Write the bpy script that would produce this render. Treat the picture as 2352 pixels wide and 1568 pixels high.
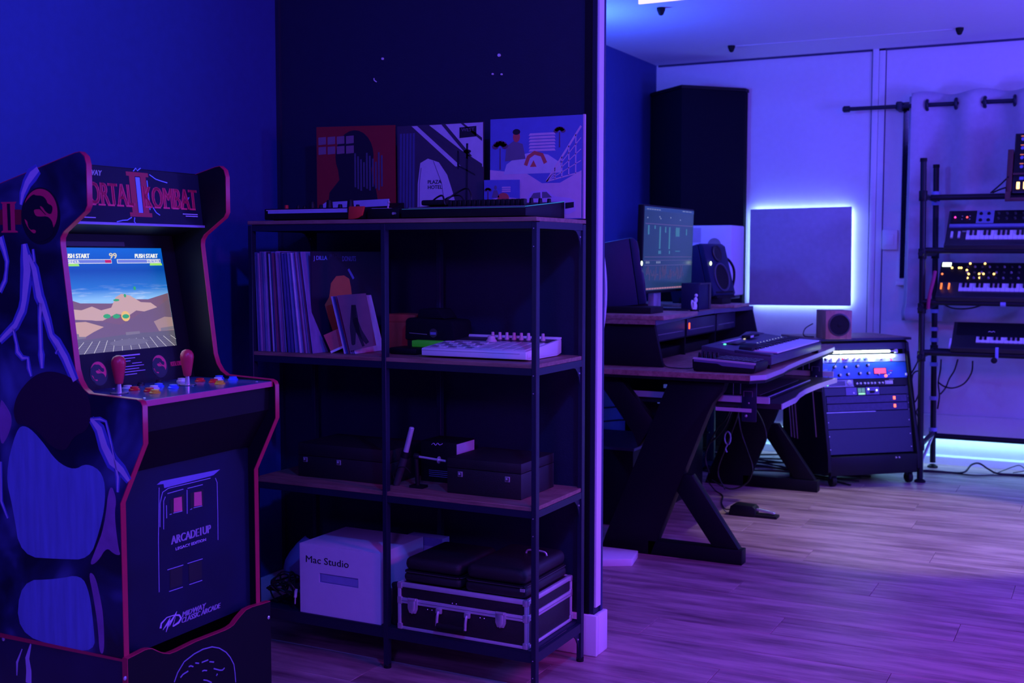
import bpy, bmesh, math, random
from mathutils import Vector, Matrix
random.seed(7)
S = bpy.context.scene
for o in list(bpy.data.objects): bpy.data.objects.remove(o)
COL = S.collection
# ---------------------------------------------------------------- camera
cam = bpy.data.cameras.new('camera'); camo = bpy.data.objects.new('camera', cam); COL.objects.link(camo)
cam.sensor_fit = 'HORIZONTAL'; cam.sensor_width = 36.0; cam.lens = 36.0*2719.6/2352.0
cam.dof.use_dof = True; cam.dof.focus_distance = 3.3; cam.dof.aperture_fstop = 5.6
cam.clip_start = 0.05; cam.clip_end = 60
camo.matrix_world = (Matrix.Translation((1.434, -2.961, 1.253)) @ Matrix.Rotation(0.4716, 4, 'Z')
                     @ Matrix.Rotation(math.pi/2-0.07256, 4, 'X') @ Matrix.Rotation(0.001, 4, 'Z'))
S.camera = camo
# ---------------------------------------------------------------- view, world, room light
S.view_settings.view_transform = 'Standard'; S.view_settings.look = 'None'
S.view_settings.gamma = 1.0; S.view_settings.use_curve_mapping = False
S.view_settings.exposure = 0.12
w = bpy.data.worlds.new('night'); S.world = w; w.use_nodes = True
w.node_tree.nodes['Background'].inputs[0].default_value = (0.01, 0.012, 0.10, 1)
w.node_tree.nodes['Background'].inputs[1].default_value = 0.02
def lamp(name, kind, loc, target, energy, color, size=0.3, size_y=None, spot=None, blend=0.3, soft=None):
    l = bpy.data.lights.new(name, kind); l.energy = energy; l.color = color
    if kind == 'AREA':
        l.size = size
        if size_y: l.shape = 'RECTANGLE'; l.size_y = size_y
    else:
        l.shadow_soft_size = size
    if kind == 'SPOT': l.spot_size = math.radians(spot); l.spot_blend = blend
    o = bpy.data.objects.new(name, l); COL.objects.link(o); o.location = loc
    o.rotation_euler = (Vector(target)-Vector(loc)).to_track_quat('-Z', 'Y').to_euler()
    return o
# coloured room lamps, with an added wall wash and ceiling fill
lamp('blue_lamp', 'AREA', (1.15, -1.55, 2.42), (-0.5, 0.1, 0.9), 26, (0.02, 0.09, 1.0), 0.10)
lamp('side_blue_lamp', 'SPOT', (3.2, -0.1, 1.55), (-0.3, -0.1, 0.9), 62, (0.06, 0.12, 1.0), 0.12, spot=62, blend=0.8)
lamp('wall_wash_fill', 'SPOT', (1.9, -0.9, 1.7), (-1.2, -0.70, 2.0), 110, (0.05, 0.17, 1.0), 0.10, spot=34, blend=1.0)  # added unseen spot that brightens the left wall
lamp('violet_lamp', 'AREA', (1.2, -3.6, 2.3), (-0.4, 0.2, 0.7), 32, (0.18, 0.06, 1.0), 0.4)
lamp('magenta_lamp', 'AREA', (2.9, -0.9, 1.9), (0.0, -0.2, 0.0), 14, (0.9, 0.02, 0.7), 0.4)
lamp('corner_lamp', 'POINT', (-1.10, 2.70, 2.12), (0, 0, 0), 32, (0.035, 0.12, 1.0), 0.06)
lamp('studio_lamp', 'POINT', (2.9, 2.6, 1.60), (0, 0, 0), 92, (0.105, 0.070, 1.0), 0.12)
lamp('ceiling_panel_glow', 'AREA', (0.1, 1.9, 2.30), (0.2, 3.4, 0.6), 9, (0.10, 0.065, 1.0), 0.4)  # area light for the ceiling panel's glow; no lamp stands on the desk
lamp('studio_magenta_lamp', 'SPOT', (2.9, -0.2, 2.3), (1.0, 0.9, 0), 135, (0.50, 0.012, 0.95), 0.2, spot=62, blend=0.8)
lamp('white_spot_lamp', 'SPOT', (1.6, 2.85, 2.45), (0.66, 2.72, 0), 170, (0.62, 0.60, 0.50), 0.02, spot=40, blend=0.30)
lamp('ceiling_fill_light', 'AREA', (2.75, 2.3, 1.0), (1.2, 2.6, 2.5), 34, (0.085, 0.075, 1.0), 0.4)  # added unseen area light, only lifts the ceiling brightness
# ---------------------------------------------------------------- materials (all procedural)
MATS = {}
def mat(name, col, rough=0.6, metal=0.0, emit=None, es=0.0, var=0.12, scale=30.0, bump=0.0, bscale=120.0, spec=0.5, coat=0.0, stretch=None):
    if name in MATS: return MATS[name]
    m = bpy.data.materials.new(name); m.use_nodes = True; nt = m.node_tree; N = nt.nodes; L = nt.links
    b = N['Principled BSDF']
    b.inputs['Roughness'].default_value = rough; b.inputs['Metallic'].default_value = metal
    b.inputs['Specular IOR Level'].default_value = spec
    b.inputs['Coat Weight'].default_value = coat
    tc = N.new('ShaderNodeTexCoord'); mp = N.new('ShaderNodeMapping'); L.new(tc.outputs['Object'], mp.inputs[0])
    if stretch: mp.inputs['Scale'].default_value = stretch
    nz = N.new('ShaderNodeTexNoise'); nz.inputs['Scale'].default_value = scale; nz.inputs['Detail'].default_value = 4
    L.new(mp.outputs[0], nz.inputs['Vector'])
    mx = N.new('ShaderNodeMix'); mx.data_type = 'RGBA'
    c = Vector(col[:3])
    mx.inputs[6].default_value = (*(c*(1-var)), 1); mx.inputs[7].default_value = (*[min(1, v) for v in c*(1+var)], 1)
    L.new(nz.outputs[0], mx.inputs[0]); L.new(mx.outputs[2], b.inputs['Base Color'])
    if emit:
        b.inputs['Emission Color'].default_value = (*emit, 1); b.inputs['Emission Strength'].default_value = es
    if bump:
        n2 = N.new('ShaderNodeTexNoise'); n2.inputs['Scale'].default_value = bscale; L.new(mp.outputs[0], n2.inputs['Vector'])
        bp = N.new('ShaderNodeBump'); bp.inputs['Strength'].default_value = bump; bp.inputs['Distance'].default_value = 0.002
        L.new(n2.outputs[0], bp.inputs['Height']); L.new(bp.outputs[0], b.inputs['Normal'])
    MATS[name] = m
    return m
def wood(name, c1, c2, rough=0.4, scale=6.0, stretch=(1, 12, 12), spec=0.5, rand=0.0):
    m = bpy.data.materials.new(name); m.use_nodes = True; nt = m.node_tree; N = nt.nodes; L = nt.links
    b = N['Principled BSDF']; b.inputs['Roughness'].default_value = rough; b.inputs['Specular IOR Level'].default_value = spec
    tc = N.new('ShaderNodeTexCoord'); mp = N.new('ShaderNodeMapping'); mp.inputs['Scale'].default_value = stretch
    oi = N.new('ShaderNodeObjectInfo'); va = N.new('ShaderNodeVectorMath'); va.operation = 'ADD'
    L.new(tc.outputs['Object'], va.inputs[0]); vs = N.new('ShaderNodeVectorMath'); vs.operation = 'SCALE'; vs.inputs[0].default_value = (7, 3, 5)
    L.new(oi.outputs['Random'], vs.inputs['Scale']); L.new(vs.outputs[0], va.inputs[1]); L.new(va.outputs[0], mp.inputs[0])
    nz = N.new('ShaderNodeTexNoise'); nz.inputs['Scale'].default_value = scale; nz.inputs['Detail'].default_value = 8; nz.inputs['Roughness'].default_value = 0.65
    L.new(mp.outputs[0], nz.inputs['Vector'])
    cr = N.new('ShaderNodeValToRGB'); cr.color_ramp.elements[0].position = 0.34; cr.color_ramp.elements[1].position = 0.62
    cr.color_ramp.elements[0].color = (*c2, 1); cr.color_ramp.elements[1].color = (*c1, 1)
    L.new(nz.outputs[0], cr.inputs[0])
    if rand:
        hs = N.new('ShaderNodeHueSaturation'); mr = N.new('ShaderNodeMapRange'); mr.inputs[3].default_value = 1-rand; mr.inputs[4].default_value = 1+rand
        L.new(oi.outputs['Random'], mr.inputs[0]); L.new(mr.outputs[0], hs.inputs['Value']); L.new(cr.outputs[0], hs.inputs['Color']); L.new(hs.outputs[0], b.inputs['Base Color'])
    else: L.new(cr.outputs[0], b.inputs['Base Color'])
    bp = N.new('ShaderNodeBump'); bp.inputs['Strength'].default_value = 0.15; bp.inputs['Distance'].default_value = 0.001
    L.new(nz.outputs[0], bp.inputs['Height']); L.new(bp.outputs[0], b.inputs['Normal'])
    MATS[name] = m
    return m
def emis(name, col, strength, base=(0.02, 0.02, 0.02)):
    return mat(name, base, 0.4, emit=col, es=strength)
M_midnight = mat('midnight_paint', (0.005, 0.012, 0.042), 0.7, bump=0.25, bscale=220)
M_navy = mat('navy_paint', (0.022, 0.050, 0.235), 0.75, bump=0.25, bscale=220)
M_white = mat('white_paint', (0.80, 0.80, 0.82), 0.7, bump=0.2, bscale=200, var=0.04)
M_ceil = mat('ceiling_paint', (0.80, 0.80, 0.82), 0.8, bump=0.15, bscale=150, var=0.03)
M_trim = mat('white_gloss_trim', (0.82, 0.82, 0.84), 0.4, var=0.03)
M_black = mat('black_laminate', (0.004, 0.004, 0.008), 0.55, spec=0.22)
M_steel = mat('black_powder_coated_steel', (0.010, 0.014, 0.040), 0.45, spec=0.4, bump=0.1, bscale=400)
M_plastic = mat('black_plastic', (0.006, 0.006, 0.010), 0.5, spec=0.28)
M_rubber = mat('black_rubber', (0.007, 0.007, 0.009), 0.7, spec=0.3)
M_dark = mat('dark_grey_plastic', (0.05, 0.05, 0.055), 0.4)
M_grey = mat('grey_plastic', (0.25, 0.25, 0.27), 0.45)
M_lgrey = mat('light_grey_plastic', (0.62, 0.62, 0.64), 0.45, var=0.04)
M_wht = mat('white_plastic', (0.82, 0.82, 0.84), 0.35, var=0.03)
M_metal = mat('brushed_aluminium', (0.62, 0.62, 0.68), 0.35, 0.25, stretch=(1, 1, 1))
M_chrome = mat('chrome', (0.72, 0.70, 0.78), 0.18, 0.6)
M_fabric = mat('black_fabric', (0.007, 0.007, 0.014), 0.95, bump=0.6, bscale=500, spec=0.1)
M_panelfab = mat('grey_acoustic_fabric', (0.50, 0.50, 0.56), 0.95, bump=0.5, bscale=600, spec=0.1)
M_floor = wood('oak_laminate', (0.50, 0.34, 0.32), (0.18, 0.095, 0.11), rough=0.46, scale=2.3, stretch=(1, 7, 7), rand=0.10)
M_floorbase = mat('laminate_joint', (0.08, 0.06, 0.05), 0.8)
M_shelfwood = wood('stained_shelf_board', (0.36, 0.20, 0.15), (0.20, 0.10, 0.08), rough=0.5, scale=5, stretch=(2, 14, 14))
M_deskwood = wood('oak_desk_board', (0.42, 0.26, 0.20), (0.24, 0.13, 0.10), rough=0.45, scale=5, stretch=(12, 2, 12))
M_orangewood = wood('orange_wood', (0.55, 0.26, 0.18), (0.38, 0.16, 0.10), rough=0.45, scale=4, stretch=(10, 10, 2))
M_cable = mat('black_cable_rubber', (0.012, 0.012, 0.014), 0.45)
M_led = emis('blue_white_led_strip', (0.30, 0.42, 1.0), 14)
M_ledw = emis('cyan_white_led_strip', (0.42, 0.80, 1.0), 14)
# ---------------------------------------------------------------- mesh helpers
class MB:
    def __init__(s): s.v = []; s.f = []
    def add(s, vs, fs):
        n = len(s.v); s.v += [tuple(v) for v in vs]; s.f += [tuple(i+n for i in f) for f in fs]; return s
    def box(s, x0, x1, y0, y1, z0, z1, M=None):
        vs = [Vector((x, y, z)) for x in (x0, x1) for y in (y0, y1) for z in (z0, z1)]
        if M is not None: vs = [M @ v for v in vs]
        return s.add(vs, [(0, 1, 3, 2), (4, 6, 7, 5), (0, 4, 5, 1), (2, 3, 7, 6), (0, 2, 6, 4), (1, 5, 7, 3)])
    def prism(s, poly, a, b, axis='y', M=None):
        n = len(poly)
        def mk(p, t):
            if axis == 'y': return Vector((p[0], t, p[1]))
            if axis == 'x': return Vector((t, p[0], p[1]))
            return Vector((p[0], p[1], t))
        vs = [mk(p, a) for p in poly]+[mk(p, b) for p in poly]
        if M is not None: vs = [M @ v for v in vs]
        fs = [tuple(range(n)), tuple(range(2*n-1, n-1, -1))]+[(i, (i+1) % n, (i+1) % n+n, i+n) for i in range(n)]
        return s.add(vs, fs)
    def cyl(s, p0, p1, r, r2=None, n=16, cap=True):
        p0 = Vector(p0); p1 = Vector(p1); r2 = r if r2 is None else r2
        q = (p1-p0).to_track_quat('Z', 'Y').to_matrix()
        vs = []
        for p, rr in ((p0, r), (p1, r2)):
            for i in range(n):
                a = 2*math.pi*i/n; vs.append(p+q @ Vector((rr*math.cos(a), rr*math.sin(a), 0)))
        fs = [(i, (i+1) % n, (i+1) % n+n, i+n) for i in range(n)]
        if cap: fs += [tuple(range(n-1, -1, -1)), tuple(range(n, 2*n))]
        return s.add(vs, fs)
    def lathe(s, o, d, prof, n=20):
        o = Vector(o); q = Vector(d).to_track_quat('Z', 'Y').to_matrix(); vs = []; k = len(prof)
        for r, h in prof:
            for i in range(n):
                a = 2*math.pi*i/n; vs.append(o+q @ Vector((r*math.cos(a), r*math.sin(a), h)))
        fs = []
        for j in range(k-1):
            for i in range(n): fs.append((j*n+i, j*n+(i+1) % n, (j+1)*n+(i+1) % n, (j+1)*n+i))
        fs += [tuple(range(n-1, -1, -1)), tuple(range((k-1)*n, k*n))]
        return s.add(vs, fs)
    def tube(s, pts, r, n=8, smooth=True):
        P = [Vector(p) for p in pts]
        if smooth and len(P) > 2:
            Q = []
            for i in range(len(P)-1):
                a = P[max(i-1, 0)]; b = P[i]; c = P[i+1]; d = P[min(i+2, len(P)-1)]
                for k in range(5):
                    t = k/5; Q.append(0.5*((2*b)+(c-a)*t+(2*a-5*b+4*c-d)*t*t+(3*b-a-3*c+d)*t**3))
            Q.append(P[-1]); P = Q
        vs = []; fs = []; up = Vector((0.13, 0.31, 0.94)).normalized()
        for i, p in enumerate(P):
            t = (P[min(i+1, len(P)-1)]-P[max(i-1, 0)]).normalized()
            u = t.cross(up)
            if u.length < 1e-3: u = t.cross(Vector((1, 0, 0)))
            u.normalize(); v = t.cross(u)
            for k in range(n):
                a = 2*math.pi*k/n; vs.append(p+u*(r*math.cos(a))+v*(r*math.sin(a)))
        for i in range(len(P)-1):
            for k in range(n): fs.append((i*n+k, i*n+(k+1) % n, (i+1)*n+(k+1) % n, (i+1)*n+k))
        fs += [tuple(range(n-1, -1, -1)), tuple(range((len(P)-1)*n, len(P)*n))]
        return s.add(vs, fs)
    def sphere(s, c, r, n=12, sc=(1, 1, 1)):
        c = Vector(c); m = n//2
        prof = [(max(1e-4, math.sin(math.pi*i/m)), -math.cos(math.pi*i/m)) for i in range(m+1)]
        vs = []; fs = []
        for a, h in prof:
            for i in range(n):
                t = 2*math.pi*i/n; vs.append(c+Vector((a*math.cos(t)*r*sc[0], a*math.sin(t)*r*sc[1], h*r*sc[2])))
        for j in range(m):
            for i in range(n): fs.append((j*n+i, j*n+(i+1) % n, (j+1)*n+(i+1) % n, (j+1)*n+i))
        return s.add(vs, fs)
def mesh_of(name, mb, m, bevel=0.0, smooth=None, seg=2, mw=None):
    me = bpy.data.meshes.new(name); vs = mb.v
    if mw is not None:
        inv = mw.inverted(); vs = [inv @ Vector(v) for v in vs]
    me.from_pydata([tuple(v) for v in vs], [], mb.f); me.update()
    bm = bmesh.new(); bm.from_mesh(me)
    bmesh.ops.remove_doubles(bm, verts=bm.verts, dist=1e-6)
    bmesh.ops.recalc_face_normals(bm, faces=bm.faces)
    if bevel:
        es = [e for e in bm.edges if len(e.link_faces) == 2 and e.calc_face_angle(0) > math.radians(28)]
        bmesh.ops.bevel(bm, geom=es, offset=bevel, segments=seg, affect='EDGES', clamp_overlap=True, profile=0.5)
    if smooth is not None or bevel:
        ang = math.radians(smooth if smooth else 40)
        for f in bm.faces: f.smooth = True
        for e in bm.edges:
            if len(e.link_faces) == 2 and e.calc_face_angle(0) > ang: e.smooth = False
    bm.to_mesh(me); bm.free(); me.materials.append(m)
    return me
def world_of(o):
    m = Matrix.Translation(o.location) @ o.rotation_euler.to_matrix().to_4x4()
    return (world_of(o.parent) @ m) if o.parent else m
def thing(name, label, cat, loc=(0, 0, 0), rotz=0.0, group=None):
    o = bpy.data.objects.new(name, None); COL.objects.link(o); o.empty_display_size = 0.05
    o.location = loc; o.rotation_euler = (0, 0, rotz); o['label'] = label; o['category'] = cat
    if group: o['group'] = group
    return o
def part(name, mb, m, parent=None, bevel=0.0, smooth=None, world=False, label=None, kind=None, seg=2):
    mw = world_of(parent) if (world and parent) else None
    o = bpy.data.objects.new(name, mesh_of(name, mb, m, bevel, smooth, seg, mw)); COL.objects.link(o)
    if parent: o.parent = parent
    if label: o['label'] = label
    if kind: o['kind'] = kind
    return o
def solo(name, mb, m, label, cat, group=None, bevel=0.0, smooth=None, seg=2):
    o = part(name, mb, m, None, bevel, smooth, seg=seg); o['label'] = label; o['category'] = cat
    if group: o['group'] = group
    return o
def struct(name, mb, m, parent=None, bevel=0.0, smooth=None):
    o = part(name, mb, m, parent, bevel, smooth)
    if not parent: o['kind'] = 'structure'
    return o
def copy_tree(o, parent=None, label=None, loc=None, rotz=None):
    c = o.copy(); COL.objects.link(c); c.parent = parent
    for ch in list(o.children): copy_tree(ch, c)
    if label: c['label'] = label
    if loc is not None: c.location = loc
    if rotz is not None: c.rotation_euler = (0, 0, rotz)
    return c
_curve_cache = {}
def text(name, parent, s, O, U, V, wd, ht, m, depth=0.0008, shear=0.0, fat=0.0, world=False, bold=0.0):
    """flat lettering of size wd x ht whose lower left corner is O, along U and V"""
    key = (s, shear, fat)
    if key not in _curve_cache:
        cu = bpy.data.curves.new('t', 'FONT'); cu.body = s; cu.shear = shear; cu.offset = fat; cu.resolution_u = 3; cu.extrude = 0.02
        o = bpy.data.objects.new('t', cu); COL.objects.link(o)
        me = bpy.data.meshes.new_from_object(o.evaluated_get(bpy.context.evaluated_depsgraph_get()))
        bpy.data.objects.remove(o)
        V0 = [v.co.copy() for v in me.vertices]; F0 = [tuple(p.vertices) for p in me.polygons]
        bpy.data.meshes.remove(me); _curve_cache[key] = (V0, F0)
    V0, F0 = _curve_cache[key]
    xs = [v.x for v in V0]; ys = [v.y for v in V0]; x0, x1, y0, y1 = min(xs), max(xs), min(ys), max(ys)
    O = Vector(O); U = Vector(U).normalized(); V = Vector(V).normalized(); Nn = U.cross(V)
    mb = MB()
    for k in ((0,) if not bold else (-1, -.33, .33, 1)):
        mb.add([O+U*((v.x-x0)/(x1-x0)*wd+k*bold)+V*((v.y-y0)/(y1-y0)*ht)+Nn*(depth if v.z > 0 else -depth*0.3) for v in V0], F0)
    return part(name, mb, m, parent, world=world)
def flat(mb, poly, O, U, V, d0=-0.0003, d1=0.0006):
    """polygon (u,v) as a thin printed shape on the plane O,U,V"""
    O = Vector(O); U = Vector(U); V = Vector(V); N = U.cross(V)
    n = len(poly); vs = [O+U*p[0]+V*p[1]+N*d0 for p in poly]+[O+U*p[0]+V*p[1]+N*d1 for p in poly]
    fs = [tuple(range(n)), tuple(range(2*n-1, n-1, -1))]+[(i, (i+1) % n, (i+1) % n+n, i+n) for i in range(n)]
    return mb.add(vs, fs)
def ribbon(pts, ws):
    L = []; R = []
    for i, p in enumerate(pts):
        a = pts[max(i-1, 0)]; b = pts[min(i+1, len(pts)-1)]; dx, dy = b[0]-a[0], b[1]-a[1]; l = math.hypot(dx, dy) or 1
        w_ = ws[i] if isinstance(ws, (list, tuple)) else ws
        L.append((p[0]-dy/l*w_, p[1]+dx/l*w_)); R.append((p[0]+dy/l*w_, p[1]-dx/l*w_))
    return L+R[::-1]
def soft(p, k=2):
    for _ in range(k):
        q = []
        for i in range(len(p)):
            a, b = p[i], p[(i+1) % len(p)]; q += [(a[0]*.75+b[0]*.25, a[1]*.75+b[1]*.25), (a[0]*.25+b[0]*.75, a[1]*.25+b[1]*.75)]
        p = q
    return p
def ell(cx, cy, rx, ry, n=40, a0=0, a1=360): return [(cx+rx*math.cos(math.radians(a0+(a1-a0)*i/n)), cy+ry*math.sin(math.radians(a0+(a1-a0)*i/n))) for i in range(n if a1-a0 >= 360 else n+1)]
def ringpoly(mb, cx, cy, rx, ry, t, O, U, V, n=40, a0=0, a1=360, d1=0.0006):
    A = ell(cx, cy, rx, ry, n, a0, a1); B = ell(cx, cy, rx-t, ry-t, n, a0, a1); k = len(A)
    rng = range(k if a1-a0 >= 360 else k-1)
    for i in rng:
        j = (i+1) % k; flat(mb, [A[i], A[j], B[j], B[i]], O, U, V, d1=d1)
# ================================================================ THE SETTING
XL, XR, YB, YF, ZC = -1.20, 3.4, 4.526, -4.2, 2.5
fl = struct('floor', MB().box(-1.5, XR+0.1, YF-0.1, YB+0.1, -0.06, -0.012), M_floorbase)
PW, PL = 0.2, 1.28
shift = {0: 0.0}
pl_cache = {}
row = 0; y = 2.463-PW*34
while y < YB:
    y1 = min(y+PW, YB+0.05)
    off = {33: 0.12-PL, 34: 0.34-PL, 35: 0.8-PL, 26: 0.618-PL}.get(row, (row*0.47) % PL-PL)
    x = -1.45+(off % PL)-PL
    while x < XR:
        a = max(x, -1.45); b = min(x+PL, XR+0.05)
        if b-a > 0.03:
            k = (round(b-a, 3), round(y1-y, 3))
            if k not in pl_cache:
                pl_cache[k] = mesh_of('plank', MB().box(0, b-a-0.0016, 0, y1-y-0.0016, -0.012, 0), M_floor, bevel=0.0012, seg=1)
            o = bpy.data.objects.new('plank', pl_cache[k]); COL.objects.link(o); o.parent = fl; o.location = (a, y, 0)
        x += PL
    y = y1; row += 1
struct('ceiling', MB().box(-1.5, XR+0.1, YF-0.1, YB+0.1, ZC, ZC+0.1), M_ceil)
struct('wall_left', MB().box(XL-0.12, XL, YF, 0.43, 0, ZC), M_navy)
struct('wall_left_studio', MB().box(-1.316-0.12, -1.316, 0.43, YB, 0, ZC), M_navy)
struct('wall_back', MB().box(-1.45, XR+0.1, YB, YB+0.12, 0, ZC), M_white)
struct('wall_right', MB().box(XR, XR+0.12, YF, YB, 0, ZC), M_white)
struct('wall_front', MB().box(-1.4, XR+0.1, YF-0.12, YF, 0, ZC), M_white)
struct('wall_partition', MB().box(XL-0.2, 0.006, 0.403, 0.457, 0, ZC), M_midnight)
# end of the partition: white end board between two dark strips
struct('trim_1', MB().box(0.006, 0.012, 0.409, 0.446, 0.15, ZC), M_trim)
struct('trim_2', MB().box(-0.030, -0.008, 0.396, 0.4035, 0.13, ZC), M_black)
struct('trim_3', MB().box(0.0, 0.012, 0.4465, 0.462, 0.13, ZC), mat('navy_strip', (0.02, 0.03, 0.12), 0.6))
def skirting(x0, x1, y0, y1, h=0.13):
    return MB().box(x0, x1, y0, y1, 0, h)
struct('baseboard_partition', skirting(XL, 0.024, 0.385, 0.403), M_trim, bevel=0.004)
struct('baseboard_end', skirting(0.007, 0.024, 0.4035, 0.478), M_trim, bevel=0.004)
struct('baseboard_left', skirting(XL, XL+0.014, YF, 0.385), M_trim, bevel=0.004)
struct('baseboard_back', MB().prism([(YB, 0.0), (YB-0.016, 0.0), (YB-0.016, 0.045), (YB-0.008, 0.055), (YB, 0.055)], -1.316, XR, 'x'), M_trim)
struct('baseboard_studio', MB().box(-1.316, -1.302, 0.46, YB-0.02, 0, 0.09), M_trim, bevel=0.003)
# corner strip between left wall and partition
struct('trim_4', MB().box(XL, XL+0.014, 0.390, 0.403, 0.13, ZC), mat('dark_corner_bead', (0.01, 0.012, 0.04), 0.6))
# cable duct and panel joint on the back wall
t5 = struct('trim_5', MB().box(0.074, 0.110, YB-0.014, YB, 0.06, ZC), M_trim, bevel=0.002)
struct('trim_6', MB().box(0.112, 0.148, YB-0.010, YB, 0.06, ZC), M_trim, bevel=0.002)
struct('trim_7', MB().box(-1.3, XR, YB-0.010, YB, ZC-0.012, ZC), mat('dark_ceiling_joint', (0.05, 0.05, 0.12), 0.8))
for k, x in enumerate((0.068, 0.1095, 0.149)): struct('trim_%d' % (9+k), MB().box(x, x+0.0045, YB-0.0035, YB, 0.06, ZC), mat('dark_joint_line', (0.06, 0.06, 0.14), 0.8))
struct('trim_8', MB().box(0.42, 2.9, YB-0.055, YB-0.001, 0.175, 0.305), M_trim, bevel=0.01)
# LED strip under the boxed duct
t = thing('led_strip', 'bright blue white light strip running under the boxed duct, behind the keyboard stand', 'light strip', (1.6, YB-0.03, 0.165))
part('strip', MB().box(-1.28, 2.85, YB-0.045, YB-0.030, 0.168, 0.1745), M_wht, t, world=True)
mb = MB()
for i in range(137): mb.box(-1.27+i*0.03, -1.258+i*0.03, YB-0.043, YB-0.032, 0.1655, 0.168)
part('led', mb, M_ledw, t, world=True, kind='stuff')
lamp('led_strip_glow', 'AREA', (0.8, YB-0.04, 0.164), (0.8, YB-0.02, 0), 4.5, (0.22, 0.55, 1.0), 4.1, 0.012)
# window behind the curtain
wn = struct('window_1', MB().box(0.256, 2.3, YB-0.02, YB-0.002, 1.10, 2.20), M_trim)
struct('pane', MB().box(0.262, 2.26, YB-0.028, YB-0.019, 1.118, 2.17), mat('night_glass', (0.005, 0.006, 0.03), 0.08), wn)
struct('sill', MB().box(0.245, 2.33, YB-0.05, YB-0.001, 1.075, 1.098), M_trim, wn, bevel=0.003)
# curtain rod, rings, curtain
t = thing('curtain_rod', 'black curtain rod with end cap in front of the window on the white wall', 'curtain rod', (0.9, YB-0.10, 2.14))
part('rod', MB().cyl((-0.07, YB-0.10, 2.138), (2.6, YB-0.10, 2.132), 0.0125), M_steel, t, world=True, smooth=40)
part('end_cap', MB().lathe((-0.07, YB-0.10, 2.138), (-1, 0, 0), [(0.0125, -0.03), (0.019, -0.03), (0.02, 0.004), (0.012, 0.012)]), M_steel, t, world=True, smooth=40)
part('bracket', MB().box(0.235, 0.262, YB-0.115, YB-0.001, 2.115, 2.165).cyl((0.25, YB-0.10, 2.12), (0.25, YB-0.10, 2.16), 0.022), M_steel, t, world=True, smooth=40)
def curtain_y(x, z):
    ph = (x-0.406)/0.317*2*math.pi
    a = 0.045*(0.75+0.25*(z-0.86)/1.35)
    return YB-0.10+a*math.sin(ph)*-1.0
cv = MB(); nx, nz = 150, 26
X0, X1 = 0.297, 2.45
zs = [0.862+(2.205-0.862)*j/nz for j in range(nz+1)]
vs = []
for j, z in enumerate(zs):
    for i in range(nx+1):
        x = X0+(X1-X0)*i/nx
        ph = (x-0.406)/0.317*2*math.pi
        yy = YB-0.10-0.040*math.cos(ph+math.pi/2)+0.006*math.sin(9*x+4*z)
        dz = 0.0
        if j == nz: dz = 0.012*math.cos(ph)
        if j == 0: dz = 0.008*math.cos(ph+1)
        if x < X0+0.02: yy = YB-0.06-0.02*math.sin(z*2)
        vs.append((x-0.012*math.exp(-((z-0.9)/0.05)**2)*(i < 4), yy, z+dz))
fs = [(j*(nx+1)+i, j*(nx+1)+i+1, (j+1)*(nx+1)+i+1, (j+1)*(nx+1)+i) for j in range(nz) for i in range(nx)]
cv.add(vs, fs)
ct = thing('curtain', 'pale curtain hanging in folds from the black rod over the window', 'curtain', (1.3, YB-0.10, 0.86))
co = part('cloth', cv, mat('curtain_cloth', (0.50, 0.50, 0.58), 0.9, bump=0.4, bscale=500), ct, world=True, smooth=80)
md = co.modifiers.new('s', 'SOLIDIFY'); md.thickness = 0.002
part('hem', MB().box(X0-0.004, X1, YB-0.064, YB-0.056, 0.866, 0.905), MATS['curtain_cloth'], ct, world=True)
for k, x in enumerate((0.406, 0.565, 0.723, 0.882, 1.04, 1.2, 1.36, 1.52)):
    mbr = MB(); n = 18
    pts = [(x+0.005*math.cos(2*math.pi*i/n), YB-0.10-0.045*0+0.0, 2.136) for i in range(n+1)]
    mbr.tube([(x+0.002, YB-0.10+0.027*math.cos(2*math.pi*i/n), 2.136+0.027*math.sin(2*math.pi*i/n)) for i in range(n+1)], 0.010, 6, smooth=False)
    part('ring', mbr, M_steel, ct, world=True, smooth=60)
# light switch
t = thing('light_switch', 'white square light switch on the wall trim beside the curtain', 'light switch', (0.2, YB, 1.35))
part('plate', MB().box(0.155, 0.245, YB-0.030, YB-0.010, 1.290, 1.410), M_trim, t, bevel=0.003, world=True)
part('rocker', MB().box(0.172, 0.225, YB-0.035, YB-0.030, 1.318, 1.384), M_trim, t, bevel=0.002, world=True)
# wall mark (chipped spots) on the partition
for i, (x, z, r) in enumerate([(-0.764, 1.904, 0.004), (-0.327, 1.883, 0.005), (-0.35, 1.826, 0.003), (-0.318, 1.823, 0.003)]):
    solo('wall_screw', MB().cyl((x, 0.4035, z), (x, 0.398, z), r, n=10), M_wht, ['small pale screw high on the navy partition above the first two record covers', 'small pale screw high on the navy partition above the gap before the third cover', 'tiny pale screw below, the left of a pair over the hooded cover', 'tiny pale screw below, the right of a pair over the hooded cover'][i], 'screw')
solo('wall_hook', MB().tube([(-0.800, 0.402, 1.842), (-0.795, 0.396, 1.835), (-0.786, 0.396, 1.829)], 0.002, 6), M_wht, 'small pale curved hook on the navy partition above the red cover', 'hook')
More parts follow.
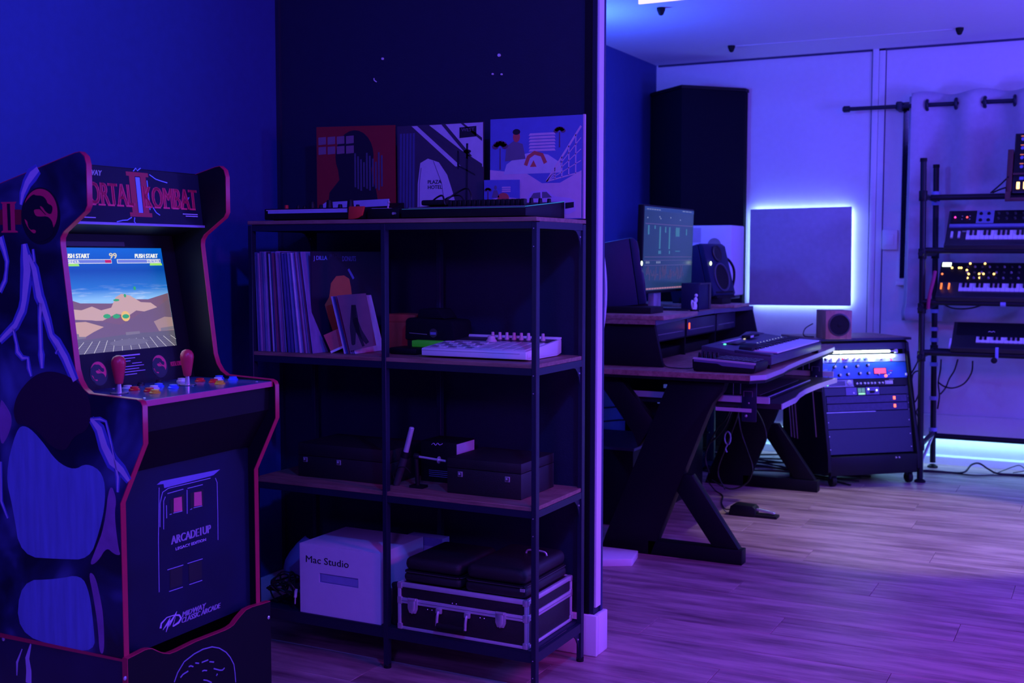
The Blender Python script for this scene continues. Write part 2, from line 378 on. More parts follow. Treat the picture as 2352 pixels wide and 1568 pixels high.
# ceiling hooks and wire, ceiling lamp box
for (x, y_), lb in zip([(-0.661, 2.80), (-0.658, 4.017), (0.62, 4.038)], ['black ceiling hook next to the bright lamp box', 'black ceiling hook above the dark corner column at the end of the pale wire', 'black ceiling hook over the keyboard stand at the far end of the pale wire']):
    t = thing('ceiling_hook', lb, 'hook', (x, y_, ZC))
    part('cup', MB().lathe((x, y_, ZC), (0, 0, -1), [(0.022, 0), (0.021, 0.012), (0.012, 0.034), (0.006, 0.038)]), M_rubber, t, world=True, smooth=50)
solo('ceiling_wire', MB().cyl((-0.635, 4.017, ZC-0.004), (0.60, 4.038, ZC-0.004), 0.0022, n=6), M_wht, 'thin pale wire stretched along the ceiling between two black hooks', 'wire')
t = thing('ceiling_lamp', 'glowing white panel lamp hung under the ceiling at the top edge of the doorway', 'lamp', (0.05, 1.8, 2.31))
part('housing', MB().box(-0.395, 0.42, 1.80, 1.812, 2.310, 2.40), M_wht, t, bevel=0.003, world=True)
part('diffuser', MB().box(-0.394, 0.419, 1.788, 1.7995, 2.306, 2.399), emis('lamp_diffuser', (0.78, 0.62, 1.0), 1.3, (0.8, 0.8, 0.8)), t, world=True)
part('hanger', MB().cyl((-0.3, 1.806, 2.40), (-0.3, 1.806, ZC), 0.004).cyl((0.3, 1.806, 2.40), (0.3, 1.806, ZC), 0.004), M_metal, t, world=True)
# acoustic panel with halo
t = thing('acoustic_panel', 'square grey fabric acoustic panel with a blue white halo of light around it', 'acoustic panel', (-0.34, YB-0.04, 0.94))
pnl = [(-0.659, 0.938), (-0.026, 0.945), (-0.033, 1.553), (-0.661, 1.546)]
part('panel', MB().prism([(a[0]+0.006, a[1]) for a in pnl], YB-0.065, YB-0.03, 'y'), M_panelfab, t, bevel=0.004, world=True)
for q in (((-0.645, -0.04), (0.955, 0.961)), ((-0.645, -0.04), (1.530, 1.536)), ((-0.646, -0.640), (0.955, 1.535)), ((-0.046, -0.040), (0.955, 1.535))):
    part('led', MB().box(q[0][0], q[0][1], YB-0.029, YB-0.022, q[1][0], q[1][1]), emis('halo_led', (0.22, 0.36, 1.0), 32), t, world=True)
part('batten', MB().box(-0.60, -0.08, YB-0.0305, YB-0.001, 1.0, 1.03).box(-0.60, -0.08, YB-0.0305, YB-0.001, 1.45, 1.48), M_black, t, world=True)
# corner column (bass trap)
t = thing('corner_trap', 'tall black fabric column standing in the far corner behind the desk', 'acoustic column', (-1.0, 4.3, 0))
cp = [(-1.0, 4.12), (-0.693, 4.44), (-0.693, 4.515), (-1.308, 4.515), (-1.308, 4.40), (-1.262, 4.352)]
part('body', MB().prism(cp, 0.04, 2.285, 'z'), M_fabric, t, bevel=0.006, world=True)
part('top_frame', MB().prism([(-1.0, 4.115), (-0.689, 4.439), (-0.689, 4.519), (-1.311, 4.519), (-1.311, 4.399), (-1.264, 4.347)], 2.285, 2.305, 'z'), M_black, t, world=True)
part('foot', MB().prism([(-0.99, 4.15), (-0.72, 4.44), (-0.72, 4.50), (-1.29, 4.50), (-1.29, 4.41), (-1.25, 4.37)], 0.0, 0.04, 'z'), M_black, t, world=True)
# ================================================================ ARCADE CABINET (local: x forward, y across, z up)
M_red = mat('red_edge_moulding', (0.55, 0.010, 0.07), 0.35, spec=0.6)
M_art = None
def art_material():
    m = bpy.data.materials.new('dark_cloud_print'); m.use_nodes = True; nt = m.node_tree; N = nt.nodes; L = nt.links
    b = N['Principled BSDF']; b.inputs['Roughness'].default_value = 0.45
    tc = N.new('ShaderNodeTexCoord'); nz = N.new('ShaderNodeTexNoise'); nz.inputs['Scale'].default_value = 4.5; nz.inputs['Detail'].default_value = 3; nz.inputs['Distortion'].default_value = 0.6
    L.new(tc.outputs['Object'], nz.inputs['Vector']); cr = N.new('ShaderNodeValToRGB')
    e = cr.color_ramp.elements; e[0].position = 0.42; e[0].color = (0.004, 0.005, 0.02, 1); e[1].position = 0.72; e[1].color = (0.10, 0.16, 0.42, 1)
    e2 = cr.color_ramp.elements.new(0.55); e2.color = (0.015, 0.025, 0.09, 1)
    L.new(nz.outputs[0], cr.inputs[0]); L.new(cr.outputs[0], b.inputs['Base Color']); MATS['art'] = m; return m
M_art = art_material()
P_red = mat('print_red', (0.95, 0.03, 0.12), 0.45); P_drk = mat('print_black', (0.006, 0.006, 0.010), 0.45)
P_lil = mat('print_pale_violet', (0.62, 0.55, 0.85), 0.45); P_glow = mat('print_deep_blue', (0.10, 0.14, 0.60), 0.5)
P_blue = mat('print_blue_drapery', (0.16, 0.26, 0.62), 0.6, var=0.35, scale=9, stretch=(6, 1, 0.7)); P_wht = mat('print_white', (0.75, 0.75, 0.80), 0.45)
P_pur = mat('print_purple', (0.34, 0.16, 0.42), 0.5, var=0.4, scale=20); P_gold = mat('print_gold', (0.7, 0.45, 0.15), 0.5)
P_mag = mat('print_coin_slot_red', (0.85, 0.12, 0.25), 0.45)
AW = 0.483
A = thing('arcade_cabinet', 'black arcade cabinet with red edging, lit game screen and two red joysticks', 'arcade machine', (-0.516, -1.048, 0), 0.017)
PROF = [(0, .35), (0, .704), (.07, .842), (.07, .925), (.066, .933), (.055, .9375), (-.085, .943), (-.103, .954), (-.116, .972), (-.125, .998), (-.161, 1.278), (-.160, 1.292), (-.150, 1.306), (-.084, 1.350), (-.077, 1.362), (-.077, 1.452), (-.082, 1.469), (-.095, 1.479), (-.110, 1.477), (-.344, 1.416), (-.51, 1.372)]
for y0 in (0.0, AW-0.016):
    sp = part('side_panel', MB().prism([(-.51, .35)]+PROF, y0, y0+0.016, 'y'), M_art if y0 == 0 else M_black, A)
    part('edge_trim', MB().prism(ribbon([(p[0], p[1]) for p in PROF], 0.0016), y0+0.0004, y0+0.0156, 'y'), M_red, sp, smooth=50)
    if y0 == 0: SPN = sp
SO, SU, SV = (0, -0.0002, 0), (1, 0, 0), (0, 0, 1)
# lightning printed on the near side
bolts = [
 ([(-0.222,1.446),(-0.241,1.433),(-0.258,1.415),(-0.272,1.391),(-0.279,1.367)], [.006,.009,.007,.005,.002]),
 ([(-0.272,1.278),(-0.268,1.246),(-0.265,1.219),(-0.277,1.149),(-0.284,1.127),(-0.308,1.091),(-0.339,1.069),(-0.36,1.053)], [.004,.009,.011,.007,.007,.006,.005,.004]),
 ([(-0.259,1.253),(-0.243,1.221),(-0.23,1.159),(-0.221,1.143),(-0.206,1.106),(-0.195,1.071),(-0.179,1.056),(-0.154,1.023),(-0.126,0.971)], [.003,.007,.008,.007,.006,.005,.007,.007,.006]),
 ([(-0.224,1.144),(-0.229,1.11),(-0.229,1.04),(-0.228,1.026),(-0.227,0.995)], [.005,.003,.003,.005,.002]),
 ([(-0.316,1.083),(-0.306,1.048),(-0.304,1.03),(-0.288,1.016),(-0.271,1.017),(-0.269,0.994),(-0.262,0.975)], [.002,.002,.004,.003,.002,.003,.001]),
 ([(-0.35,1.293),(-0.337,1.263),(-0.329,1.238),(-0.332,1.218),(-0.337,1.194),(-0.355,1.168)], [.006,.004,.003,.002,.003,.003]),
 ([(-0.245,1.266),(-0.242,1.238),(-0.25,1.238)], [.001,.002,.001]),
 ([(-0.18,1.052),(-0.175,1.042),(-0.183,1.03)], [.001,.001,.001]),
 ([(-0.079,0.887),(-0.056,0.867),(-0.042,0.829),(-0.02,0.796),(0.008,0.779),(0.028,0.757)], [.004,.008,.009,.010,.007,.004]),
 ([(-0.083,0.887),(-0.053,0.889),(-0.036,0.885),(-0.028,0.859),(-0.019,0.825),(-0.004,0.763),(-0.006,0.729)], [.001,.002,.001,.001,.0012,.003,.001]),
 ([(-0.369,0.769),(-0.372,0.675),(-0.352,0.636)], [.001,.002,.001])]
for pts, ws in bolts:
    part('lightning_halo', flat(MB(), ribbon(pts, [w_*1.8+.002 for w_ in ws]), SO, SU, SV, d1=0.0003), P_glow, SPN)
    part('lightning_print', flat(MB(), ribbon(pts, ws), SO, SU, SV, d1=0.0006), P_lil, SPN)
# plain blue and violet colour fields in place of the printed picture
part('blue_print', flat(MB(), soft([(-0.315,0.85),(-0.283,0.862),(-0.236,0.83),(-0.19,0.783),(-0.136,0.767),(-0.096,0.788),(-0.047,0.769),(-0.042,0.706),(-0.063,0.635),(-0.096,0.567),(-0.184,0.558),(-0.313,0.549),(-0.334,0.664),(-0.356,0.739)]), SO, SU, SV, d1=0.0004), P_blue, SPN)
part('blue_print', flat(MB(), soft([(-0.316,0.492),(-0.2,0.509),(-0.123,0.53),(-0.098,0.491),(-0.088,0.412),(-0.085,0.355),(-0.192,0.348),(-0.334,0.365)]), SO, SU, SV, d1=0.0004), P_blue, SPN)
part('violet_print', flat(MB(), soft([(-0.029,0.751),(-0.009,0.714),(-0.018,0.679),(-0.008,0.601),(-0.001,0.587),(-0.021,0.588),(-0.043,0.602),(-0.07,0.565),(-0.097,0.552),(-0.076,0.592),(-0.048,0.646)]), SO, SU, SV, d1=0.0004), P_pur, SPN)
part('violet_print', flat(MB(), soft([(-0.1,0.539),(-0.08,0.533),(-0.066,0.485),(-0.057,0.437),(-0.057,0.356),(-0.072,0.354),(-0.074,0.414),(-0.086,0.483)]), SO, SU, SV, d1=0.0004), P_pur, SPN)
part('violet_print', flat(MB(), soft([(-0.366,0.918),(-0.352,0.909),(-0.325,0.875),(-0.341,0.833),(-0.371,0.8)]), SO, SU, SV, d1=0.0004), P_pur, SPN)
fld = MB()
flat(fld, soft([(-0.305,0.937),(-0.251,0.98),(-0.195,0.992),(-0.129,0.977),(-0.09,0.948),(-0.077,0.9),(-0.093,0.859),(-0.133,0.847),(-0.162,0.805),(-0.215,0.821),(-0.242,0.849),(-0.283,0.862),(-0.314,0.86),(-0.324,0.895)]), SO, SU, SV, d1=0.0004)
part('dark_print', fld, mat('print_dark_plum', (0.03, 0.008, 0.03), 0.5), SPN)
# round dragon emblem and II bar
EC = [(-0.218,1.349)][0]; ER = [(-0.163,1.348),(-0.217,1.399)]
erx = abs(ER[0][0]-EC[0]); ery = abs(ER[1][1]-EC[1]); er = (erx+ery)/2
def nrm(l): return [((a-EC[0])/er, (b-EC[1])/er) for a, b in l]
DRG = nrm([(-0.267,1.369),(-0.251,1.383),(-0.237,1.39),(-0.231,1.387),(-0.21,1.386),(-0.198,1.377),(-0.195,1.368),(-0.18,1.363),(-0.18,1.352),(-0.186,1.343),(-0.202,1.35),(-0.209,1.36),(-0.219,1.364),(-0.217,1.358),(-0.208,1.35),(-0.198,1.341),(-0.205,1.345),(-0.218,1.356),(-0.228,1.356),(-0.237,1.355),(-0.238,1.351),(-0.233,1.341),(-0.219,1.339),(-0.198,1.34),(-0.187,1.334),(-0.18,1.324),(-0.177,1.302),(-0.186,1.294),(-0.216,1.282),(-0.247,1.286),(-0.265,1.305),(-0.253,1.304),(-0.235,1.301),(-0.232,1.308),(-0.241,1.311),(-0.248,1.309),(-0.257,1.316),(-0.259,1.33),(-0.269,1.335),(-0.275,1.342),(-0.275,1.357)])
def emblem(parent, O, U, V, r, mdisc, mdrg, mring, line=False):
    O = Vector(O); U = Vector(U).normalized(); V = Vector(V).normalized()
    mb = MB(); flat(mb, ell(0, 0, r*1.16, r*1.22), O-V*r*0.16, U, V, d1=0.0004); part('emblem_ring', mb, mring, parent)
    mb = MB(); flat(mb, ell(0, 0, r, r), O, U, V, d1=0.0008); part('emblem_disc', mb, mdisc, parent)
    mb = MB(); flat(mb, soft([(a*r, b*r) for a, b in DRG], 1), O, U, V, d1=0.0012); part('emblem_dragon', mb, mdrg, parent)
emblem(SPN, (EC[0], -0.0002, EC[1]), SU, SV, er, P_red, P_drk, P_drk)
mb = MB()
for q in ([(-0.347,1.357),(-0.278,1.356),(-0.28,1.322),(-0.348,1.322)],): flat(mb, q, SO, SU, SV, d1=0.0004)
part('bar_print', mb, mat('print_dark_red', (0.28, 0.01, 0.02), 0.5), SPN)
mb = MB()
for q in ([(-0.342,1.374),(-0.294,1.374),(-0.295,1.371),(-0.299,1.369),(-0.3,1.309),(-0.292,1.307),(-0.292,1.304),(-0.344,1.304),(-0.343,1.307),(-0.338,1.309),(-0.338,1.37),(-0.342,1.371)],): flat(mb, q, SO, SU, SV, d1=0.0008)
part('numeral_print', mb, P_red, SPN)
mb = MB()
flat(mb, [(-0.323,1.37),(-0.313,1.37),(-0.312,1.309),(-0.322,1.309)], SO, SU, SV, d1=0.0011); part('numeral_gap', mb, P_drk, SPN)
# body panels between the sides
i0, i1 = 0.016, AW-0.016
part('back_panel', MB().box(-.505, -.495, i0, i1, 0.35, 1.37), M_black, A)
part('top_panel', MB().prism([(-.50, 1.367), (-.175, 1.452), (-.175, 1.462), (-.50, 1.377)], i0, i1, 'y'), M_black, A)
mq = part('marquee', MB().prism([(-.152, 1.329), (-.1665, 1.459), (-.178, 1.458), (-.164, 1.329)], i0, i1, 'y'), mat('marquee_print', (0.006, 0.008, 0.03), 0.55, spec=.25), A)
part('marquee_lip', MB().box(-.165, -.146, i0, i1, 1.3235, 1.3292), mat('violet_lip', (0.25, 0.2, 0.4), 0.3), mq)
part('speaker_panel', MB().prism([(-.165, 1.3235), (-.262, 1.302), (-.266, 1.31), (-.17, 1.333)], i0, i1, 'y'), M_plastic, A)
mT = math.atan2(0.0145, 0.13); MU = (0, 1, 0); MV = (-math.sin(mT), 0, math.cos(mT))
def mo(s, h): return (-.1519-(h-1.329)*math.tan(mT), s, h)
text('title_lettering', mq, 'MORTAL', mo(.052, 1.370), MU, MV, .176, .052, P_red, bold=0.0022)
text('title_lettering', mq, 'KOMBAT', mo(.262, 1.368), MU, MV, .190, .052, P_red, bold=0.0022)
for s_ in (.052, .262):
    mb = MB()
    for k in range(6):
        q = s_+0.002+k*(0.176 if s_ < .2 else .19)/6
        flat(mb, [(q, 0), (q+.022, 0), (q+.022, .004), (q, .004)], mo(0, 1.3675), MU, MV, d1=0.0009)
    part('serif_print', mb, P_red, mq)
mb = MB()
for a, b, c, d in ((-.036, .038, .098, .108), (-.036, .038, 0, .010), (-.027, -.008, .010, .098), (.010, .029, .010, .098)):
    flat(mb, [(.247+a, c), (.247+b, c), (.247+b, d), (.247+a, d)], mo(0, 1.345), MU, MV, d1=0.0004)
part('numeral_print', mb, mat('print_crimson', (0.45, 0.015, 0.03), 0.45), mq)
for q_ in ([(.241, .01), (.255, .01), (.255, .096), (.241, .096)], [(.278, .018), (.281, .018), (.281, .09), (.278, .09)]): part('numeral_gap', flat(MB(), q_, mo(0, 1.345), MU, MV, d1=0.0005), mat('print_electric_blue', (0.25, 0.40, 0.95), 0.45), mq)
for pl_ in ([(.215, -.002), (.20, -.009), (.185, -.010), (.165, -.014)], [(.225, -.002), (.222, -.012), (.228, -.018)], [(.29, .025), (.30, .012), (.312, .006)], [(.236, .11), (.246, .118), (.25, .112), (.262, .119)], [(.29, .105), (.31, .095), (.325, .092), (.35, .088)], [(.41, .05), (.425, .055), (.413, .043)]):
    part('lightning_print', flat(MB(), ribbon(pl_, [.0012]*len(pl_)), mo(0, 1.345), MU, MV, d1=0.0006), mat('print_electric_blue', (0.25, 0.40, 0.95), 0.45), mq)
text('maker_lettering', mq, 'MIDWAY', mo(.062, 1.437), MU, MV, .072, .0125, P_wht, shear=0.25, bold=0.0005)
for k_ in range(2): part('small_print', flat(MB(), [(.395+.01*k_, 0), (.45, 0), (.45, .0022), (.395+.01*k_, .0022)], mo(0, 1.3555-.005*k_), MU, MV), P_lil, mq)
part('small_print', flat(MB(), [(.055, 0), (.10, 0), (.10, .002), (.055, .002)], mo(0, 1.338), MU, MV), P_lil, mq)
# tilted monitor bezel and screen
T_ = math.radians(10.5); BO = Vector((-.189, 0, .935)); BU = Vector((0, 1, 0)); BV = Vector((-math.sin(T_), 0, math.cos(T_))); BN = BU.cross(BV)
Mb = Matrix(((BU.x, BV.x, BN.x, BO.x), (BU.y, BV.y, BN.y, BO.y), (BU.z, BV.z, BN.z, BO.z), (0, 0, 0, 1)))
sx0, sx1, sv0, sv1 = 0.078, 0.421, 0.0865, 0.3415
bz = MB()
for a, b, c, d in ((i0, sx0, 0.0, 0.375), (sx1, i1, 0.0, 0.375), (sx0, sx1, 0.0, sv0), (sx0, sx1, sv1, 0.375)):
    bz.box(a, b, c, d, -0.006, 0.0, Mb)
bz = part('monitor_bezel', bz, mat('bezel_black', (0.006, 0.006, 0.010), 0.5, spec=.25), A)
part('bezel_tab', MB().box(sx0-0.03, sx0+0.21, sv1+0.003, sv1+0.014, 0.0, 0.004, Mb), M_dark, bz)
def scr_mat():
    m = bpy.data.materials.new('game_screen_glow'); m.use_nodes = True; nt = m.node_tree; N = nt.nodes; L = nt.links
    b = N['Principled BSDF']; b.inputs['Base Color'].default_value = (0.01, 0.01, 0.01, 1); b.inputs['Roughness'].default_value = 0.25
    tc = N.new('ShaderNodeTexCoord'); sp = N.new('ShaderNodeSeparateXYZ'); L.new(tc.outputs['Generated'], sp.inputs[0])
    mp = N.new('ShaderNodeMapping'); mp.inputs['Scale'].default_value = (1, 3.2, 22); L.new(tc.outputs['Generated'], mp.inputs[0])
    nz = N.new('ShaderNodeTexNoise'); nz.inputs['Scale'].default_value = 1.6; nz.inputs['Detail'].default_value = 4; L.new(mp.outputs[0], nz.inputs['Vector'])
    cr = N.new('ShaderNodeValToRGB'); E = cr.color_ramp.elements
    E[0].position = 0.50; E[0].color = (0.28, 0.58, 0.95, 1); E[1].position = 1.0; E[1].color = (0.0, 0.14, 0.70, 1)
    e = E.new(0.60); e.color = (0.02, 0.20, 0.66, 1); e = E.new(0.78); e.color = (0.0, 0.075, 0.42, 1)
    L.new(sp.outputs['Z'], cr.inputs[0])
    band = N.new('ShaderNodeMapRange'); band.inputs[1].default_value = 0.66; band.inputs[2].default_value = 0.50; L.new(sp.outputs['Z'], band.inputs[0])
    cl = N.new('ShaderNodeMapRange'); cl.inputs[1].default_value = 0.55; cl.inputs[2].default_value = 0.85; L.new(nz.outputs[0], cl.inputs[0])
    ml_ = N.new('ShaderNodeMath'); ml_.operation = 'MULTIPLY'; L.new(band.outputs[0], ml_.inputs[0]); L.new(cl.outputs[0], ml_.inputs[1])
    mx = N.new('ShaderNodeMix'); mx.data_type = 'RGBA'; mx.inputs[7].default_value = (0.75, 0.85, 1.0, 1)
    L.new(ml_.outputs[0], mx.inputs[0]); L.new(cr.outputs[0], mx.inputs[6]); L.new(mx.outputs[2], b.inputs['Emission Color']); b.inputs['Emission Strength'].default_value = 0.85
    return m
sc = part('screen', MB().box(sx0, sx1, sv0, sv1, -0.006, -0.002, Mb), scr_mat(), A)
def E_(n, c, s_=0.85): return emis('glow_'+n, c, s_)
SB = BO-BN*0.0019
def sflat(name, polys, m, d1):
    for q in polys: part(name, flat(MB(), q, SB, BU, BV, d0=0, d1=d1), m, sc)
L0, R0 = sx0+.001, sx1-.001
W_ = R0-L0; H_ = sv1-sv0
def SC(l): return [(L0+a*W_, sv0+b*H_) for a, b in l]
sflat('dune_picture', [SC([(0, .49), (.06, .50), (.12, .475), (.22, .47), (.40, .46), (.52, .47), (.66, .49), (.78, .485), (1, .54), (1, .10), (0, .10)])], E_('dune_far', (0.20, 0.11, 0.13)), 0.0002)
sflat('dune_picture', [SC([(0, .43), (.12, .41), (.22, .44), (.30, .40), (.40, .42), (.46, .52), (.52, .55), (.60, .53), (.70, .46), (.80, .45), (.86, .40), (.75, .36), (.64, .38), (.55, .33), (.44, .36), (.30, .30), (.10, .31), (0, .30)])], E_('dune_lit', (0.62, 0.40, 0.34)), 0.0004)
sflat('dune_picture', [SC([(0, .33), (.20, .31), (.34, .28), (.46, .25), (.58, .30), (.70, .36), (.86, .40), (1, .48), (1, .12), (0, .12)])], E_('dune_shade', (0.17, 0.11, 0.14)), 0.0005)
sflat('dune_picture', [SC([(0, .30), (.14, .30), (.30, .24), (.20, .20), (.08, .14), (0, .14)])], E_('dune_near', (0.62, 0.38, 0.28)), 0.0006)
sflat('dune_picture', [SC([(.80, .26), (.92, .30), (1, .29), (1, .16), (.84, .16)])], E_('dune_ripple', (0.40, 0.26, 0.22)), 0.0006)
sflat('ground_picture', [SC([(0, .165), (.08, .16), (.10, .13), (.45, .15), (.60, .16), (.75, .155), (1, .155), (1, 0), (0, 0)])], E_('ground', (0.13, 0.12, 0.13)), 0.0007)
sflat('wall_picture', [SC([(0, .20), (.06, .19), (.06, .165), (.12, .16), (.12, .145), (0, .14)]), SC([(.50, .175), (.64, .175), (.64, .15), (.50, .145)]), SC([(.86, .19), (1, .20), (1, .165), (.86, .16)])], E_('ruin', (0.22, 0.19, 0.20)), 0.0008)
sflat('tile_line_picture', [SC(ribbon([(.5+(x-.5)*1.0, .0), (.5+(x-.5)*.78, .11)], .0022)) for x in (-.12, -.02, .08, .17, .26, .35, .44, .53, .62, .71, .80, .89, .98, 1.08)], E_('tile', (0.65, 0.62, 0.64)), 0.0009)
sflat('tile_line_picture', [SC([(0, h), (1, h), (1, h+.0022), (0, h+.0022)]) for h in (.018, .040, .060, .082, .102)], E_('tile2', (0.07, 0.06, 0.07)), 0.0008)
sflat('pool_picture', [SC(ell(.52, .075, .19, .032))], E_('pool', (0.16, 0.15, 0.17)), 0.0010)
sflat('green_burst_picture', [SC(ell(.345+.09*k, .34-.006*k, .035, .022, 9)) for k in range(3)]+[SC(ell(.46, .49, .03, .012, 7)), SC(ell(.55, .53, .012, .018, 6)), SC(ell(.66, .60, .012, .02, 6))], E_('green', (0.03, 0.40, 0.10)), 0.0011)
sflat('flash_picture', [SC(ell(.525, .33, .042, .05, 14))], E_('flash', (0.9, 0.55, 0.12)), 0.0010)
P1 = (lambda a, b: SB+BU*(L0+a*W_)+BV*(sv0+b*H_))
G_w = E_('letters', (0.95, 0.95, 0.85)); G_bar = E_('bar', (0.16, 0.22, 0.75)); G_red = E_('bar_red', (0.55, 0.01, 0.10)); G_grn = E_('tag_green', (0.35, 0.85, 0.10))
text('hud_lettering', sc, 'PUSH START', P1(.035, .90), BU, BV, W_*.24, H_*.042, G_w, shear=0.15, bold=0.0006)
text('hud_lettering', sc, 'PUSH START', P1(.715, .90), BU, BV, W_*.24, H_*.042, G_w, shear=0.15, bold=0.0006)
text('hud_lettering', sc, '99', P1(.462, .895), BU, BV, W_*.072, H_*.055, E_('digits', (0.85, 0.72, 0.42)), fat=0.006)
for a, b, n in ((.03, .475, 'SHEEVA'), (.53, .975, 'STRYKER')):
    sflat('hud_bar_frame', [SC([(a, .848), (b, .848), (b, .888), (a, .888)])], G_w, 0.0004)
    sflat('hud_bar', [SC([(a+.004, .853), (b-.004, .853), (b-.004, .883), (a+.004, .883)])], G_bar, 0.0006)
sflat('hud_bar', [SC([(.412, .853), (.471, .853), (.471, .883), (.412, .883)])], G_red, 0.0008)
text('hud_lettering', sc, 'SHEEVA', P1(.04, .852), BU, BV, W_*.13, H_*.030, G_w, depth=0.001, fat=0.006)
text('hud_lettering', sc, 'STRYKER', P1(.83, .852), BU, BV, W_*.13, H_*.030, G_w, depth=0.001, fat=0.006)
sflat('hud_tag', [SC([(.035, .824), (.165, .824), (.16, .846), (.035, .846)]), SC([(.855, .824), (.985, .824), (.98, .846), (.86, .846)])], G_grn, 0.0008)
lamp('screen_glow', 'AREA', A.matrix_basis @ Vector((-.195, .25, 1.14)) if False else (-0.516-.190, -1.048+.25, 1.14), (0.4, -0.7, 1.25), 0.35, (0.45, 0.6, 1.0), 0.30, 0.24)
# instruction card and emblems on the bezel
BP = lambda s, v: BO+BU*s+BV*v+BN*0.0003
for k_, (a_, b_) in enumerate(((.0, .080), (.0, .062), (.004, .045), (.05, .082), (.004, .088), (.004, .07), (.012, .09), (.02, .06))): part('instruction_line_print', flat(MB(), [(a_, 0), (b_, 0), (b_, .0016 if k_ else .003), (a_, .0016 if k_ else .003)], BP(.203, .072-.0066*k_), BU, BV), P_lil, bz)
for s_ in (.14, .345): emblem(bz, BP(s_, .042), BU, BV, .024, P_red, P_drk, P_drk)
text('side_lettering', bz, 'MORTAL KOMBAT', BP(.028, .034), BU, BV, .045, .012, P_red, fat=0.006)
text('side_lettering', bz, 'MORTAL KOMBAT', BP(.385, .034), BU, BV, .045, .012, P_red, fat=0.006)
# control deck
dk = part('control_deck', MB().box(-.192, .060, i0, i1, .921, .935), mat('deck_print', (0.05, 0.10, 0.30), 0.16, var=0.7, scale=9), A)
part('deck_trim', MB().box(.0602, .064, i0+.001, i1-.004, .9215, .9345), mat('deck_pink_edge', (0.60, 0.05, 0.20), 0.35), dk)
part('deck_trim_end', MB().box(.0602, .0642, i1-.004, i1, .9215, .9345), M_red, dk)
for i, (x, y) in enumerate(((-.088, .095), (-.067, .301))):
    j = part('joystick', MB().lathe((x, y, .935), (0, 0, 1), [(.019, 0), (.019, .0016), (.006, .002), (.0045, .028)]), M_chrome, A, smooth=50)
    part('joystick_bat', MB().lathe((x, y, .957), (0, 0, 1), [(.0075, 0), (.009, .002), (.0115, .016), (.0150, .036), (.0165, .047), (.0155, .055), (.0115, .062), (.005, .0655), (.001, .066)], 24), mat('joystick_red', (0.62, 0.03, 0.07), 0.35), j, smooth=60)
    part('joystick_washer', MB().lathe((x, y, .9352), (0, 0, 1), [(.021, 0), (.021, .0008), (.001, .001)]), M_black, j)
BC = {'w': ('button_white', (0.72, 0.68, 0.85)), 'r': ('button_red', (0.75, 0.02, 0.02)), 'b': ('button_blue', (0.05, 0.15, 0.85)), 'y': ('button_yellow', (0.85, 0.60, 0.03)), 'k': ('button_black', (0.02, 0.02, 0.025))}
BL = {'w': 'white push button', 'r': 'red push button', 'b': 'blue push button', 'y': 'yellow push button', 'k': 'small black push button'}
for x, y, c in ((-.136, .171, 'w'), (-.102, .158, 'r'), (-.054, .156, 'r'), (-.077, .196, 'w'), (-.103, .240, 'b'), (-.052, .234, 'b'), (-.015, .132, 'y'), (-.160, .240, 'k'), (-.158, .300, 'k'),
                (-.135, .357, 'w'), (-.094, .378, 'r'), (-.048, .376, 'r'), (-.067, .414, 'w'), (-.095, .452, 'b'), (-.046, .447, 'b'), (-.009, .352, 'y')):
    r = .0105 if c != 'k' else .007
    b = part('push_button', MB().lathe((x, y, .935), (0, 0, 1), [(r*1.25, 0), (r*1.25, .0025), (r*1.02, .0045), (r*.95, .0045)]), mat(*BC[c], 0.3), A, smooth=40, label=BL[c])
    part('plunger', MB().lathe((x, y, .9395), (0, 0, 1), [(r*.93, 0), (r*.93, .004), (r*.7, .0045), (.0005, .0038)]), mat(*BC[c], 0.3), b, smooth=40)
for x, y in ((-.17, .16), (-.17, .385), (.035, .44), (.03, .05)):
    part('deck_screw', MB().lathe((x, y, .935), (0, 0, 1), [(.003, 0), (.003, .001), (.001, .0015)], 10), M_chrome, A)
# lower front
part('upper_front_panel', MB().prism([(.052, .921), (.050, .862), (-.012, .764), (-.022, .768), (.040, .866), (.043, .921)], i0, i1, 'y'), M_black, A)
kp = part('kick_panel', MB().box(-.030, -.018, i0, i1, .345, .768), mat('coin_door_print', (0.004, 0.008, 0.040), 0.5, var=0.85, spec=.25, scale=5), A)
KO, KU, KV = (-.0178, 0, 0), (0, 1, 0), (0, 0, 1)
cz = MB()
flat(cz, [(0.135,0.721),(0.148,0.727),(0.357,0.721),(0.333,0.711),(0.321,0.71),(0.171,0.709),(0.159,0.709),(0.157,0.719)], KO, KU, KV)
part('door_frame_print', cz, mat('print_violet_bevel', (0.22, 0.22, 0.60), 0.45), kp)
for q in ([(0.142,0.62),(0.144,0.676),(0.153,0.7),(0.172,0.706),(0.321,0.705)], [(0.154,0.612),(0.156,0.679),(0.162,0.688)], [(0.339,0.702),(0.345,0.69),(0.346,0.61),(0.345,0.545)],
          [(0.169,0.694),(0.223,0.695)], [(0.238,0.694),(0.292,0.694)], [(0.165,0.667),(0.165,0.636)], [(0.236,0.691),(0.235,0.633)],
          [(0.164,0.513),(0.218,0.512)], [(0.233,0.512),(0.287,0.511)], [(0.168,0.46),(0.215,0.459)], [(0.238,0.459),(0.284,0.458)],
          [(0.142,0.713),(0.136,0.59),(0.135,0.467)], [(0.187,0.644),(0.218,0.643)], [(0.258,0.643),(0.289,0.642)], [(0.175,0.643),(0.182,0.643)], [(0.246,0.641),(0.253,0.642)]):
    part('door_line_print', flat(MB(), ribbon(q, .0008), KO, KU, KV, d1=0.0007), mat('print_pale_line', (0.40, 0.38, 0.75), 0.45), kp)
